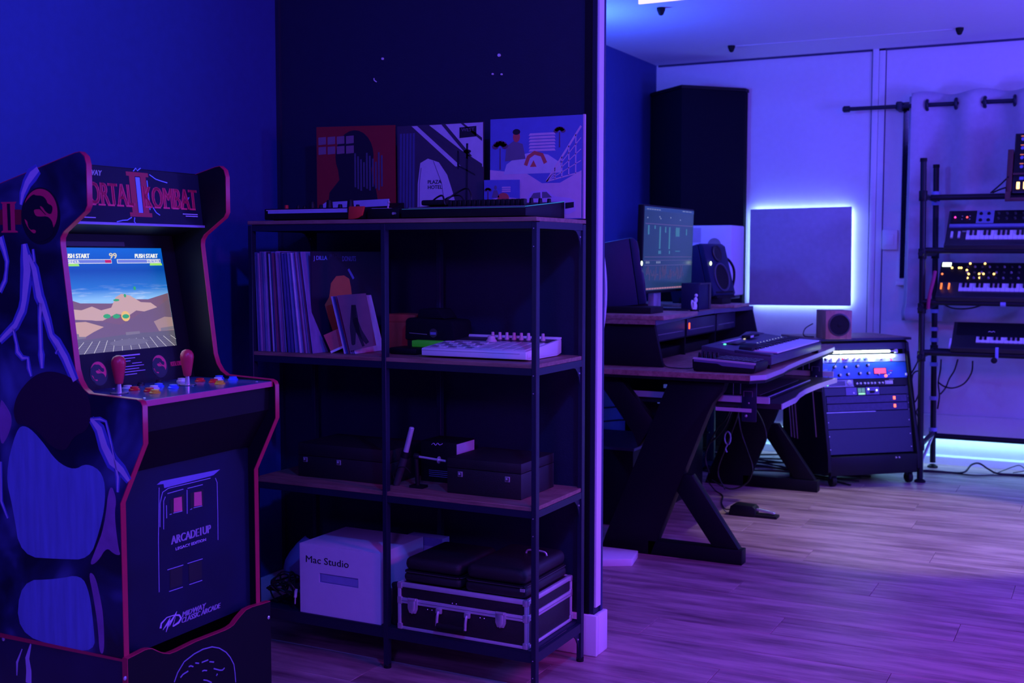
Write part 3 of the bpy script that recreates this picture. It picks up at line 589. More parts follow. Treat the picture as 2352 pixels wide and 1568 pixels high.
for q in ([(0.173,0.511),(0.171,0.466),(0.213,0.465),(0.215,0.51)], [(0.237,0.509),(0.238,0.464),(0.283,0.463),(0.284,0.507)]): part('slot_plate_print', flat(MB(), q, KO, KU, KV, d1=0.0004), P_drk, kp)
for q in ([(0.177,0.677),(0.178,0.642),(0.226,0.641),(0.225,0.683)], [(0.247,0.681),(0.247,0.639),(0.294,0.64),(0.294,0.683)]): part('slot_plate_print', flat(MB(), q, KO, KU, KV, d1=0.0004), P_drk, kp)
for q in ([(0.19,0.679),(0.217,0.678),(0.218,0.644),(0.189,0.646)], [(0.261,0.68),(0.287,0.678),(0.288,0.644),(0.26,0.646)]): part('coin_slot_print', flat(MB(), q, KO, KU, KV, d1=0.0007), P_mag, kp)
b1 = [(0.179,0.57),(0.318,0.575),(0.193,0.559),(0.3,0.559)]
text('logo_lettering', kp, 'ARCADE1UP', (-.0176, b1[0][0], b1[0][1]), KU, KV, b1[1][0]-b1[0][0], .020, P_lil, bold=0.0009)
text('logo_lettering', kp, 'LEGACY EDITION', (-.0176, b1[2][0], b1[2][1]-.006), KU, KV, b1[3][0]-b1[2][0], .0068, P_lil, fat=0.006)
b2 = [(0.211,0.386),(0.296,0.397),(0.209,0.372),(0.35,0.381),(0.135,0.383),(0.201,0.402),(0.152,0.366),(0.19,0.401)]
text('logo_lettering', kp, 'MIDWAY', (-.0176, b2[0][0], b2[0][1]), KU, KV, b2[1][0]-b2[0][0], .0125, P_lil, shear=0.25, bold=0.0006)
text('logo_lettering', kp, 'CLASSIC ARCADE', (-.0176, b2[2][0], b2[2][1]), KU, KV, b2[3][0]-b2[2][0], .0125, P_lil, shear=0.25, bold=0.0006)
cz = MB()
lg = [(0.137,0.38),(0.14,0.391),(0.159,0.4),(0.183,0.399),(0.201,0.394),(0.207,0.385),(0.199,0.377),(0.179,0.373)]
flat(cz, ribbon(lg, [.003, .0022, .001, .001, .0022, .003, .0028, .0015]), KO, KU, KV)
for q in ([(0.145,0.374),(0.171,0.394),(0.165,0.379),(0.192,0.403),(0.178,0.373)],): flat(cz, ribbon(q, [.0006, .0032, .0034, .0032, .0008]), KO, KU, KV, d1=0.0007)
flat(cz, ribbon([(0.165,0.385),(0.155,0.366)], [.003, .0004]), KO, KU, KV, d1=0.0008)
part('logo_mark', cz, P_lil, kp)
# riser
wave = [(-0.018,0.355),(0.051,0.359),(0.062,0.358),(0.073,0.355),(0.09,0.344),(0.107,0.334),(0.129,0.326),(0.151,0.325),(0.219,0.328),(0.326,0.325),(0.344,0.326),(0.36,0.329),(0.378,0.34),(0.395,0.348),(0.409,0.354),(0.434,0.355),(0.469,0.352),(0.507,0.35)]
wv = [(max(-.004, a), b) for a, b in wave]
rs = part('riser_front', MB().prism([(wv[0][0], 0.0)]+wv+[(wv[-1][0], 0.0)], .001, .016, 'x'), M_black, A)
part('riser_trim', MB().prism(ribbon(wv, .0018), .0012, .0158, 'x'), M_red, rs, smooth=60)
part('riser_trim', MB().box(.001, .0162, wv[0][0]-.0016, wv[0][0]-.0001, 0.0, wv[0][1]), M_red, rs)
rp = part('riser_side', MB().box(-.51, .0, -.001, .015, 0, .346), mat('riser_print', (0.02, 0.02, 0.06), 0.5, var=0.6, scale=6), A)
part('riser_side', MB().box(-.51, .0, AW-.004, AW+.012, 0, .346), M_black, A)
part('riser_trim', MB().prism([(-.51, .3465), (0, .3465), (0, .3515), (-.51, .3575)], -.003, .0155, 'y'), M_red, rp)
part('lightning_print', flat(MB(), ribbon([(-0.287,0.344),(-0.3,0.308),(-0.296,0.278),(-0.298,0.249)], [.002, .006, .008, .009]), (0, -.0012, 0), SU, SV), P_lil, rp)
part('lightning_print', flat(MB(), ribbon([(-0.316,0.328),(-0.334,0.293),(-0.336,0.261)], [.001, .003, .001]), (0, -.0012, 0), SU, SV), P_lil, rp)
RO, RU, RV = (.0163, 0, 0), (0, 1, 0), (0, 0, 1)
part('riser_emblem_print', flat(MB(), ribbon([(0.142,0.255),(0.154,0.274),(0.177,0.293),(0.212,0.301),(0.243,0.303),(0.276,0.299),(0.302,0.288),(0.327,0.27),(0.343,0.252),(0.356,0.23),(0.36,0.208),(0.362,0.182)], .0014), RO, RU, RV), mat('print_slate_violet', (0.28, 0.28, 0.55), 0.5), rs)
for q in ([(0.163,0.259),(0.172,0.264),(0.19,0.266)], [(0.192,0.276),(0.199,0.276),(0.208,0.271)], [(0.215,0.278),(0.228,0.273)], [(0.238,0.272),(0.261,0.271)], [(0.266,0.265),(0.282,0.259)], [(0.239,0.25),(0.246,0.25),(0.256,0.246)], [(0.281,0.243),(0.291,0.238),(0.303,0.232),(0.313,0.229),(0.321,0.232)], [(0.243,0.227),(0.255,0.222),(0.272,0.211)], [(0.294,0.226),(0.29,0.222)]):
    part('riser_emblem_print', flat(MB(), ribbon(q, .0016), RO, RU, RV), mat('print_slate_violet', (0.28, 0.28, 0.55), 0.5), rs)
for q in [(-0.014,0.315),(0.498,0.31)]:
    part('riser_bolt', MB().lathe((.016, q[0], q[1]), (1, 0, 0), [(.005, 0), (.0048, .0015), (.002, .0025)], 12), M_chrome, rs)
for q in [(-0.377,0.343)]:
    part('riser_bolt', MB().lathe((q[0], -.001, q[1]), (0, -1, 0), [(.005, 0), (.0048, .0015), (.002, .0025)], 12), M_chrome, rp)
# ================================================================ SHELVING UNIT
SH = thing('shelving_unit', 'black steel shelving unit with dark wooden shelf boards against the navy partition', 'shelf', (-0.5, 0.17, 0))
W_s, D_s = 1.012, 0.343
ZS = (1.360, 0.949, 0.544, 0.128)
PT, PDp = 0.0152, 0.022
def post(x0, y0, top=1.346, nm='post', foot=True):
    o = part(nm, MB().box(x0, x0+PT, y0, y0+PDp, 0.008, top), M_steel, SH, bevel=0.0012, world=True, seg=1)
    part('foot_cap', MB().cyl((x0+PT/2, y0+PDp/2, 0), (x0+PT/2, y0+PDp/2, 0.012), 0.0115, n=12), M_rubber, o, world=True)
    return o
for x0, y0 in ((-PT, 0), (-W_s, 0), (-PT, D_s-PDp), (-W_s, D_s-PDp), (-0.514, 0), (-0.514, D_s-PDp)):
    post(x0, y0)
for k, z in enumerate(ZS):
    if k == 3:
        b = part('shelf_tray', MB().box(-W_s+PT, -PT, 0.004, D_s-0.004, z-0.006, z), M_steel, SH, world=True)
    else:
        x0, x1 = (-W_s, 0.0) if k == 0 else (-W_s+PT*.2, -0.002)
        b = part('shelf_board', MB().box(x0 if k == 0 else -W_s+0.004, x1 if k == 0 else -0.003, -0.001 if k == 0 else 0.003, D_s if k == 0 else D_s-0.004, z-0.012, z), M_shelfwood, SH, bevel=0.001, world=True, seg=1)
    zz = z-(0.012 if k < 3 else 0.006)
    h = 0.020 if k < 3 else 0.028
    part('front_rail', MB().box(-W_s+PT, -PT, 0.003, 0.018, zz-h, zz), M_steel, SH, world=True)
    part('back_rail', MB().box(-W_s+PT, -PT, D_s-0.018, D_s-0.003, zz-h, zz), M_steel, SH, world=True)
    part('side_strip', MB().box(-0.014, -0.001, PDp, D_s-PDp, zz-h, zz), M_steel, SH, world=True)
    part('side_strip', MB().box(-W_s+0.001, -W_s+0.014, PDp, D_s-PDp, zz-h, zz), M_steel, SH, world=True)
    # curved gusset plates behind and in front
    for sx, xx in ((0, -0.010), (0, -W_s+0.006)):
        for back in (1, 0):
            yb = D_s-PDp if back else PDp
            sg = -1 if back else 1
            R = 0.055 if back else 0.0
            if not R: continue
            arc = [(yb, zz-h)]+[(yb+sg*(R-R*math.sin(math.radians(a))), zz-h-(R-R*math.cos(math.radians(a)))*1.5) for a in (0, 18, 36, 54, 72, 90)]
            g = part('gusset', MB().prism(arc, xx, xx+0.004, 'x'), M_steel, SH, world=True)
            part('screw', MB().cyl((xx+0.004, yb-0.010*1, zz-h-0.02), (xx+0.006, yb-0.010, zz-h-0.02), 0.0028, n=8).cyl((xx+0.004, yb+0.006, zz-h-0.062), (xx+0.0065, yb+0.006, zz-h-0.062), 0.0028, n=8), M_chrome, g, world=True)
    for q in (0.020, 0.070):
        part('screw', MB().cyl((-PT+0.0065, 0.0, zz-q), (-PT+0.0065, -0.0015, zz-q), 0.0018, n=8), M_chrome, SH, world=True)
# ---------------------------------------------------------------- record covers on top
def cover(name, lb, poly, y0, y1, m, group=None):
    t = thing(name, lb, 'record', ((poly[0][0]+poly[1][0])/2, y0, 1.36))
    part('sleeve', MB().prism(poly, y0, y1, 'y'), m, t, world=True)
    return t
CO = Vector((0, .2838, 0))
def cf(t, name, polys, m, d=0.0004, y=.284):
    mb = MB()
    for q in polys: flat(mb, q, (0, y-0.0001, 0), (1, 0, 0), (0, 0, 1), d1=d)
    return part(name, mb, m, t, world=True)
C_red = mat('cover_red', (0.30, 0.02, 0.02), 0.5); C_dk = mat('cover_ink', (0.010, 0.010, 0.02), 0.5)
t = cover('record_cover', 'dark red record cover with a black head shape leaning behind the left device', [(-.951, 1.362), (-.642, 1.362), (-.644, 1.669), (-.951, 1.677)], .284, .289, C_red)
hd = [(-.800+.075*math.cos(a)*(1.0 if math.sin(a) > -.2 else 1.0), 1.575+.085*math.sin(a)) for a in [math.radians(v) for v in range(-30, 211, 15)]]
cf(t, 'silhouette_print', [hd+[(-.86, 1.50), (-.90, 1.46), (-.915, 1.364), (-.70, 1.364), (-.715, 1.46), (-.73, 1.50)]], C_dk)
for i in range(10):
    cf(t, 'stripe_print', [[(-.800+i*.0115, 1.475-.006*(i % 3)), (-.794+i*.0115, 1.475-.006*(i % 3)), (-.794+i*.0115, 1.585-.01*(i % 4)), (-.800+i*.0115, 1.585-.01*(i % 4))]], mat('cover_slate', (0.09, 0.09, 0.15), 0.5), .0008)
for r_ in range(2):
    for c_ in range(4):
        x = -.943+c_*.037; z = 1.585+r_*.032
        cf(t, 'block_print', [[(x, z), (x+.03, z+.0015), (x+.03, z+.026), (x, z+.025)]], mat('cover_grey_red', (0.26, 0.16, 0.20), 0.5), .0007)
cf(t, 'hatch_print', [[(-.93, 1.37+.008*i), (-.87, 1.37+.012*i), (-.87, 1.374+.012*i), (-.93, 1.374+.008*i)] for i in range(5)], MATS['cover_slate'], .0009)
C_gph = mat('cover_graphite', (0.05, 0.045, 0.07), 0.45); C_pale = mat('cover_pale', (0.60, 0.55, 0.66), 0.5); C_mid = mat('cover_mid', (0.16, 0.13, 0.20), 0.5)
t = cover('record_cover', 'dark photographic record cover with a pale draped shape, middle of the three on top', [(-.634, 1.362), (-.322, 1.362), (-.320, 1.664), (-.634, 1.664)], .284, .289, C_gph)
cf(t, 'window_print', [[(-.515, 1.662), (-.322, 1.662), (-.322, 1.525)], [(-.58, 1.662), (-.56, 1.662), (-.40, 1.53), (-.42, 1.53)]], C_pale)
cf(t, 'bar_print', [[(-.545, 1.655), (-.53, 1.66), (-.325, 1.535), (-.325, 1.520)], [(-.47, 1.662), (-.455, 1.662), (-.36, 1.56), (-.375, 1.56)], [(-.40, 1.662), (-.325, 1.605), (-.325, 1.615), (-.39, 1.662)]], C_gph, .0008)
cf(t, 'curtain_print', [[(-.628+.012*i, 1.364), (-.620+.012*i, 1.364), (-.616+.012*i, 1.64), (-.624+.012*i, 1.64)] for i in range(5)], mat('cover_blue_fold', (0.07, 0.08, 0.20), 0.5))
cf(t, 'drape_print', [[(-.560, 1.364), (-.558, 1.48), (-.548, 1.545), (-.520, 1.558), (-.480, 1.545), (-.450, 1.505), (-.430, 1.45), (-.405, 1.364)]], C_pale)
cf(t, 'fold_print', [ribbon([(-.545, 1.53), (-.552, 1.48), (-.553, 1.40)], .0012), ribbon([(-.50, 1.55), (-.47, 1.48), (-.455, 1.38)], .0010)], C_mid, .0008)
text('print_lettering', t, 'PLAZA\nHOTEL', (-.520, .2835, 1.462), (1, 0, 0), (0, 0, 1), .052, .028, C_dk, fat=0.01, world=True)
cf(t, 'lamp_print', [[(-.385, 1.38), (-.378, 1.38), (-.374, 1.60), (-.381, 1.60)], ell(-.3775, 1.575, .014, .006, 10), ell(-.41, 1.55, .004, .03, 10), [(-.41, 1.53), (-.35, 1.50), (-.35, 1.505), (-.41, 1.535)]], C_dk, .0008)
cf(t, 'sign_print', [[(-.405, 1.617), (-.345, 1.620), (-.345, 1.652), (-.405, 1.650)]], C_dk, .0008)
text('sign_lettering', t, 'WEST', (-.398, .2833, 1.637), (1, 0, 0), (0, 0, 1), .046, .010, C_mid, world=True)
C_sky = mat('cover_sky', (0.12, 0.16, 0.50), 0.5); C_pk = mat('cover_pink', (0.72, 0.48, 0.60), 0.5); C_or = mat('cover_orange', (0.62, 0.10, 0.08), 0.5)
t = cover('record_cover', 'light illustrated record cover with palms, buildings and a pale car, right of the three', [(-.298, 1.362), (.010, 1.362), (.014, 1.668), (-.296, 1.669)], .284, .290, C_sky)
part('sleeve_edge', MB().box(.0145, .020, .283, .292, 1.362, 1.669), C_pk, t, world=True)
cf(t, 'hill_print', [[(-.297, 1.364), (.010, 1.364), (.010, 1.505), (-.06, 1.47), (-.12, 1.47), (-.17, 1.50), (-.297, 1.515)]], C_pk)
cf(t, 'pavilion_print', [[(-.25, 1.50), (-.24, 1.53), (-.20, 1.555), (-.15, 1.565), (-.10, 1.555), (-.06, 1.53), (-.05, 1.50)]], C_pale, .0006)
cf(t, 'arch_print', [ribbon([(-.175, 1.525), (-.165, 1.55), (-.145, 1.562), (-.12, 1.555), (-.108, 1.53)], .006), [(-.16, 1.52), (-.148, 1.54), (-.138, 1.52)]], C_or, .0009)
cf(t, 'tower_print', [[(-.165, 1.566+.0095*i), (-.075, 1.566+.0095*i), (-.079, 1.573+.0095*i), (-.160, 1.573+.0095*i)] for i in range(6)], C_pk, .0008)
cf(t, 'viaduct_print', [ribbon([(-.105, 1.475), (.008, 1.635)], .003), ribbon([(-.105, 1.475), (.008, 1.50)], .002)]+[ribbon([(-.105+.113*k, 1.475+.16*k), (-.105+.113*k, 1.475+.025*k)], .0016) for k in (.25, .45, .65, .85)]+[ribbon([(-.105, 1.475), (.008, 1.475+.025+.135*k)], .0012) for k in (.25, .5, .75)], C_pk, .0008)
def palm(x, z, h, s):
    L = [[(x-.002, z), (x+.002, z), (x+.0015, z+h), (x-.0015, z+h)]]
    for k in range(6):
        a = math.radians(20+k*28); cx, cz = x+s*.62*math.cos(a), z+h+s*.55*math.sin(a)
        L.append(ell(cx, cz, s*.42, s*.30, 8))
    return L
for q in palm(-.262, 1.515, .065, .028): cf(t, 'palm_print', [q], mat('cover_plum', (0.14, 0.06, 0.12), 0.5), .0010)
for q in palm(-.062, 1.575, .045, .020): cf(t, 'palm_print', [q], MATS['cover_plum'], .0010)
cf(t, 'figure_print', [[(-.245, 1.54), (-.24, 1.585), (-.215, 1.60), (-.185, 1.59), (-.175, 1.545)]], C_mid, .0009)
cf(t, 'figure_print', [ell(-.206, 1.612, .012, .016, 12)], C_or, .0010); cf(t, 'figure_print', [ell(-.206, 1.627, .013, .009, 10)], C_dk, .0012)
car = [(-.185, 1.385), (-.186, 1.415), (-.172, 1.425), (-.155, 1.446), (-.105, 1.450), (-.078, 1.430), (-.028, 1.424), (-.010, 1.416), (-.008, 1.385), (-.03, 1.376), (-.16, 1.380)]
cf(t, 'car_print', [car], mat('cover_lilac', (0.62, 0.45, 0.70), 0.5), .0009)
cf(t, 'car_window_print', [[(-.160, 1.425), (-.148, 1.441), (-.125, 1.443), (-.124, 1.425)], [(-.119, 1.425), (-.119, 1.444), (-.104, 1.444), (-.086, 1.427)]], C_mid, .0012)
cf(t, 'wheel_print', [ell(-.168, 1.388, .012, .016, 14), ell(-.086, 1.384, .014, .019, 14)], C_dk, .0013)
cf(t, 'grille_print', [[(-.042, 1.392), (-.014, 1.396), (-.014, 1.412), (-.042, 1.410)]], C_dk, .0012)
# smaller record cover in front
t = cover('small_record_cover', 'small blue and orange record cover in front of the illustrated cover', [(-.312, 1.37), (-.190, 1.37), (-.190, 1.482), (-.312, 1.484)], .272, .275, C_sky)
cf(t, 'hill_print', [[(-.311, 1.371), (-.191, 1.371), (-.191, 1.425), (-.25, 1.432), (-.311, 1.42)]], C_pk, y=.272)
cf(t, 'dome_print', [ell(-.245, 1.428, .02, .016, 12)], C_or, .0008, y=.272)
cf(t, 'tower_print', [[(-.25, 1.446+.006*i), (-.22, 1.446+.006*i), (-.221, 1.450+.006*i), (-.249, 1.450+.006*i)] for i in range(3)], C_pk, .0008, y=.272)
for q in palm(-.298, 1.42, .03, .013): cf(t, 'palm_print', [q], MATS['cover_plum'], .0008, y=.272)
cf(t, 'figure_print', [[(-.285, 1.43), (-.278, 1.452), (-.266, 1.452), (-.258, 1.43)], ell(-.272, 1.460, .005, .007, 8)], C_mid, .0008, y=.272)
# ---------------------------------------------------------------- devices on top
def knob(mb, x, y, z, r, h, n=14): mb.lathe((x, y, z), (0, 0, 1), [(r*1.1, 0), (r*1.05, h*.25), (r*.9, h*.9), (r*.75, h)], n)
t = thing('mini_keyboard', 'flat black keyboard controller with a pale front strip at the top shelf\'s left end', 'keyboard', (-.76, .14, 1.36))
part('body', MB().box(-.955, -.585, .012, .20, 1.363, 1.397), M_black, t, bevel=0.003, world=True)
part('front_strip', MB().box(-.938, -.640, .0085, .013, 1.382, 1.3905), mat('strip_pale_blue', (0.40, 0.46, 0.70), 0.5), t, world=True)
part('front_strip', MB().box(-.944, -.640, .0080, .0125, 1.391, 1.3935), mat('strip_lilac', (0.70, 0.55, 0.78), 0.5), t, world=True)
for i in range(25):
    pass
for x, r, h in ((-.86, .006, .012), (-.835, .006, .010), (-.805, .009, .022), (-.772, .006, .012), (-.74, .010, .026), (-.70, .007, .012), (-.662, .010, .026), (-.635, .006, .010)):
    mb = MB(); knob(mb, x, .06, 1.397, r, h); part('knob', mb, M_plastic, t, world=True, smooth=50)
mb = MB(); mb.cyl((-.905, .06, 1.397), (-.905, .06, 1.410), .006, n=12); part('button', mb, mat('red_button', (0.7, 0.02, 0.02), 0.4), t, world=True)
for x in (-.93, -.61): part('foot', MB().cyl((x, .04, 1.36), (x, .04, 1.364), .008, n=10).cyl((x, .17, 1.36), (x, .17, 1.364), .008, n=10), M_rubber, t, world=True)
solo('red_tag', MB().prism([(-.633, 1.361), (-.630, 1.399), (-.574, 1.399), (-.582, 1.372), (-.598, 1.364), (-.615, 1.361)], .004, .0115, 'y'), mat('red_cloth', (0.70, 0.04, 0.02), 0.7), 'bright red cloth tag hanging on the front of the mini keyboard', 'tag', bevel=0.002)
t = thing('white_panel_synth', 'small synthesizer with an upright pale panel behind the mini keyboard knobs', 'synthesizer', (-.75, .24, 1.36))
part('body', MB().prism([(.205, 1.362), (.268, 1.362), (.268, 1.42), (.205, 1.40)], -.86, -.60, 'x'), M_black, t, world=True)
part('panel', MB().prism([(-.868, 1.402), (-.866, 1.418), (-.855, 1.424), (-.615, 1.430), (-.615, 1.408)], .200, .206, 'y'), mat('panel_pale_blue', (0.42, 0.44, 0.68), 0.5), t, world=True)
t = thing('toggle_box', 'low black effects box with a small metal toggle between the two devices', 'effects box', (-.51, .1, 1.36))
part('body', MB().box(-.575, -.462, .02, .16, 1.362, 1.392), M_black, t, bevel=0.003, world=True)
part('toggle', MB().cyl((-.52, .05, 1.392), (-.517, .05, 1.410), .0028, .002, n=10).sphere((-.517, .05, 1.411), .0045, 8), M_chrome, t, world=True)
part('jack', MB().cyl((-.475, .02, 1.376), (-.475, .008, 1.376), .004, n=10), M_chrome, t, world=True)
part('plate', MB().box(-.565, -.505, .03, .15, 1.392, 1.3935), M_metal, t, world=True)
t = thing('drum_machine', 'black wedge drum machine with a row of knobs and a cyan lit edge', 'drum machine', (-.24, .14, 1.36))
part('body', MB().prism([(.004, 1.363), (.264, 1.363), (.264, 1.412), (.010, 1.3895), (.004, 1.386)], -.444, -.036, 'x'), M_black, t, bevel=0.0015, world=True)
part('light_edge', MB().prism([(.008, 1.3888), (.264, 1.4115), (.264, 1.4132), (.008, 1.3905)], -.0395, -.0350, 'x'), mat('cyan_edge', (0.02, 0.2, 0.25), 0.4, emit=(0.02, 0.30, 0.38), es=0.55), t, world=True)
part('light_edge', MB().box(-.442, -.038, .0045, .0085, 1.3868, 1.3885), mat('green_edge', (0.05, 0.15, 0.2), 0.4, emit=(0.02, 0.10, 0.16), es=0.4), t, world=True)
for i in range(16):
    x = -.315+i*.0155*1.02
    part('key_cap', MB().box(x, x+.0115, .055, .075, 1.394, 1.4135), M_plastic, t, bevel=0.0015, world=True, seg=1)
for i in range(3):
    mb = MB(); knob(mb, -.075+i*.014, .12+i*.03, 1.402, .006, .016); part('knob', mb, M_plastic, t, world=True, smooth=50)
part('button_row', MB().box(-.43, -.05, .022, .034, 1.3905, 1.3925), M_grey, t, world=True)
solo('coiled_cable', MB().tube([(-.43, .15, 1.405), (-.40, .12, 1.42), (-.36, .10, 1.43), (-.345, .09, 1.402), (-.36, .13, 1.42), (-.32, .14, 1.446), (-.285, .12, 1.45), (-.262, .10, 1.43), (-.258, .09, 1.405)], .0028, 6).tube([(-.42, .17, 1.40), (-.38, .16, 1.425), (-.33, .15, 1.432), (-.30, .13, 1.41), (-.285, .12, 1.402)], .0024, 6), M_cable, 'loose black cable looped over the drum machine', 'cable', smooth=60)
solo('cable_pouch', MB().box(-.435, -.345, .10, .20, 1.402, 1.418), M_rubber, 'flat black adapter lying on the drum machine among the cable loops', 'adapter', bevel=0.005)
# ---------------------------------------------------------------- records on the second shelf
pal = [(.06, .08, .26), (.34, .32, .52), (.20, .12, .28), (.10, .10, .24), (.62, .56, .74), (.26, .07, .14), (.02, .02, .06), (.38, .24, .44), (.14, .17, .42), (.26, .24, .48)]
RM = [mat('sleeve_tone_%s' % 'abcdefghij'[i], c, 0.55, var=0.3, scale=60, stretch=(1, 1, .3)) for i, c in enumerate(pal)]
cache = {}
x = -.992; i = 0
rnd = random.Random(3)
while x < -.792:
    th = rnd.choice([.0032, .0038, .0045, .0052, .0062]); h = .315*rnd.uniform(.975, 1.004); dy = rnd.uniform(0, .012); k = rnd.randrange(len(RM))
    f = max(0, (x+.99)/.2); lean = 0.010+.034*f**1.5
    me = mesh_of('sleeve', MB().prism([(0, 0), (th, 0), (th-lean, h), (-lean, h)], 0, .30, 'y'), RM[k], bevel=0.0006, seg=1)
    o = bpy.data.objects.new('record_sleeve', me); COL.objects.link(o); o.location = (x+lean*0.4, .012+dy, .949+0.0004)
    o['label'] = 'thin worn record sleeve in the packed row at the left end of the second shelf'; o['category'] = 'record'; o['group'] = 'record sleeves on the second shelf'
    x += th+.0006; i += 1
t = thing('leaning_record', 'dark record cover with an orange shape leaning at the end of the record row', 'record', (-.72, .1, .949))
MR = Matrix.Translation((-.775, .016, .950)) @ Matrix.Rotation(math.radians(72), 4, 'Z') @ Matrix.Rotation(math.radians(-0), 4, 'X')
# the cover is turned to face the room, standing behind the small sleeves
CVp = [(-.790, .03), (-.790+.31*math.cos(math.radians(74)), .03+.31*math.sin(math.radians(74)))]
dx, dy = CVp[1][0]-CVp[0][0], CVp[1][1]-CVp[0][1]; ln = math.hypot(dx, dy)
DU = Vector((dx/ln, dy/ln, 0)); DN = Vector((dy/ln, -dx/ln, 0)); DV = Vector((0, 0, 1))
MC = Matrix(((DU.x, -DN.x, 0, CVp[0][0]), (DU.y, -DN.y, 0, CVp[0][1]), (0, 0, 1, .9495), (0, 0, 0, 1)))
part('sleeve', MB().box(0, ln, 0, .004, 0, .315, MC), mat('cover_midnight', (0.006, 0.008, 0.03), 0.45), t, world=True)
def cvf(name, polys, m, d=.0006):
    mb = MB()
    for q in polys: flat(mb, q, MC @ Vector((0, -.0001, 0)), DU, DV, d1=d)
    return part(name, mb, m, t, world=True)
OG = [(0.1289,1.189),(0.15,1.178),(0.1568,1.15),(0.1601,1.122),(0.1278,1.095),(0.1096,1.041),(0.1017,0.9716),(0.08811,1),(0.06457,1.056),(0.05138,1.098),(0.06886,1.122),(0.07632,1.165),(0.09739,1.187)]
cvf('orange_print', [[(max(.002, min(ln-.002, a)), b-.9495) for a, b in OG]], mat('print_orange', (0.55, 0.16, 0.05), 0.5))
TL = [(0.009137,1.234),(0.0619,1.247),(0.1224,1.234),(0.1776,1.247)]
text('title_lettering', t, 'J DILLA', MC @ Vector((TL[0][0], -.0002, TL[0][1]-.9495)), DU, DV, TL[1][0]-TL[0][0], .017, mat('print_sky_blue', (0.25, 0.35, 0.75), 0.5), fat=0.006, world=True)
text('title_lettering', t, 'JAY DEE', MC @ Vector((TL[1][0]+.006, -.0002, TL[1][1]-.9495-.004)), DU, DV, TL[2][0]-TL[1][0]-.012, .015, mat('print_dim_blue', (0.03, 0.03, 0.08), 0.5), world=True)
text('title_lettering', t, 'DONUTS', MC @ Vector((TL[2][0], -.0002, TL[2][1]-.9495)), DU, DV, TL[3][0]-TL[2][0], .016, mat('print_mid_blue', (0.12, 0.18, 0.45), 0.5), fat=0.006, world=True)
FG = [(0.1468,1.209),(0.1678,1.178),(0.1573,1.189),(0.1681,1.199)]
cvf('ink_print', [ribbon([(a, b-.9495) for a, b in FG[:2]], .004)], MATS['print_mid_blue'])
t = thing('white_edged_sleeve', 'thin white edged sleeve leaning low beside the orange print', 'record', (-.70, .08, .949))
part('sleeve', MB().box(0, .10, 0, .003, 0, .06, Matrix.Translation((-.735, .055, .950)) @ Matrix.Rotation(math.radians(20), 4, 'Z') @ Matrix.Rotation(math.radians(-24), 4, 'Y')), mat('sleeve_red_white', (0.55, 0.12, 0.12), 0.5), t, world=True)
part('edge', MB().box(-.001, .101, -.001, .0035, -.001, .006, Matrix.Translation((-.735, .055, .950)) @ Matrix.Rotation(math.radians(20), 4, 'Z') @ Matrix.Rotation(math.radians(-24), 4, 'Y')), M_wht, t, world=True)
# small sleeves, leaning
for i in range(7):
    lean = .048; th = .003; x = -.680+i*.0058
    m = RM[[4, 0, 5, 7, 2, 4, 3][i]]
    if i < 6:
        o = solo('small_record_sleeve', MB().prism([(x, .950), (x+th, .950), (x+th-lean, .950+.176), (x-lean, .950+.176)], .045+.003*i, .205+.003*i, 'y'), m, 'thin small record sleeve leaning behind the brown front sleeve', 'record', 'small record sleeves leaning on the second shelf')
t = thing('front_small_sleeve', 'brown small record sleeve with dark branching print, front of the leaning bundle', 'record', (-.60, .06, .949))
fp = [(-0.02416,1.13),(0.06403,1.137),(0.09528,0.9771),(0.01229,0.959)]
mb = MB(); 
FU = Vector((math.cos(math.radians(22)), math.sin(math.radians(22)), 0)); FO = Vector((-.672, .042, 0)); FNn = Vector((0.0, 0, 1))
zmin = min(b for a, b in fp)
fp = [(a, max(.951, b)) for a, b in fp]
flat(mb, fp, FO, FU, FNn, d0=-.003, d1=0); part('sleeve', mb, mat('cover_brown', (0.20, 0.10, 0.13), 0.5), t, world=True)
tr = [(0.02579,1.101),(0.02951,1.061),(0.03866,1.021),(0.05592,0.9741)]
mb = MB()
for q in (tr, [tr[0], (tr[1][0]-.006, tr[1][1]-.03), (tr[2][0]-.014, tr[2][1]-.04), (tr[3][0]-.03, tr[3][1]+.004)], [tr[1], (tr[1][0]+.012, tr[1][1]-.04), (tr[2][0]+.03, tr[3][1]+.01)]):
    flat(mb, ribbon([(a, max(.953, b)) for a, b in q], [.007, .010, .006, .004][:len(q)]), FO, FU, FNn, d1=.0005)
part('branch_print', mb, C_dk, t, world=True)
# ---------------------------------------------------------------- right bay of second shelf
t = thing('orange_box', 'dull orange box at the back of the second shelf beside the centre post', 'box', (-.6, .3, .949))
part('body', MB().box(-.66, -.545, .24, .33, .950, 1.062), mat('dull_orange_card', (0.45, 0.07, 0.03), 0.7), t, bevel=.002, world=True)
part('lid', MB().box(-.662, -.543, .238, .332, 1.040, 1.065), MATS['dull_orange_card'], t, bevel=.002, world=True)
t = thing('camera_bag', 'black camera case with stepped top and small round badge', 'bag', (-.46, .24, .949))
part('body', MB().prism([(-.558, .988), (-.556, 1.050), (-.545, 1.058), (-.392, 1.052), (-.383, 1.045), (-.378, .988)], .20, .32, 'y'), M_fabric, t, bevel=.008, world=True)
part('lid', MB().prism([(-.525, 1.055), (-.52, 1.085), (-.45, 1.086), (-.425, 1.055)], .22, .31, 'y'), M_fabric, t, bevel=.006, world=True)
part('base', MB().box(-.552, -.382, .205, .318, .950, .989), M_plastic, t, bevel=.004, world=True)
part('badge', MB().lathe((-.452, .1995, 1.012), (0, -1, 0), [(.014, 0), (.014, .0015), (.010, .0016)], 20), M_dark, t, world=True)
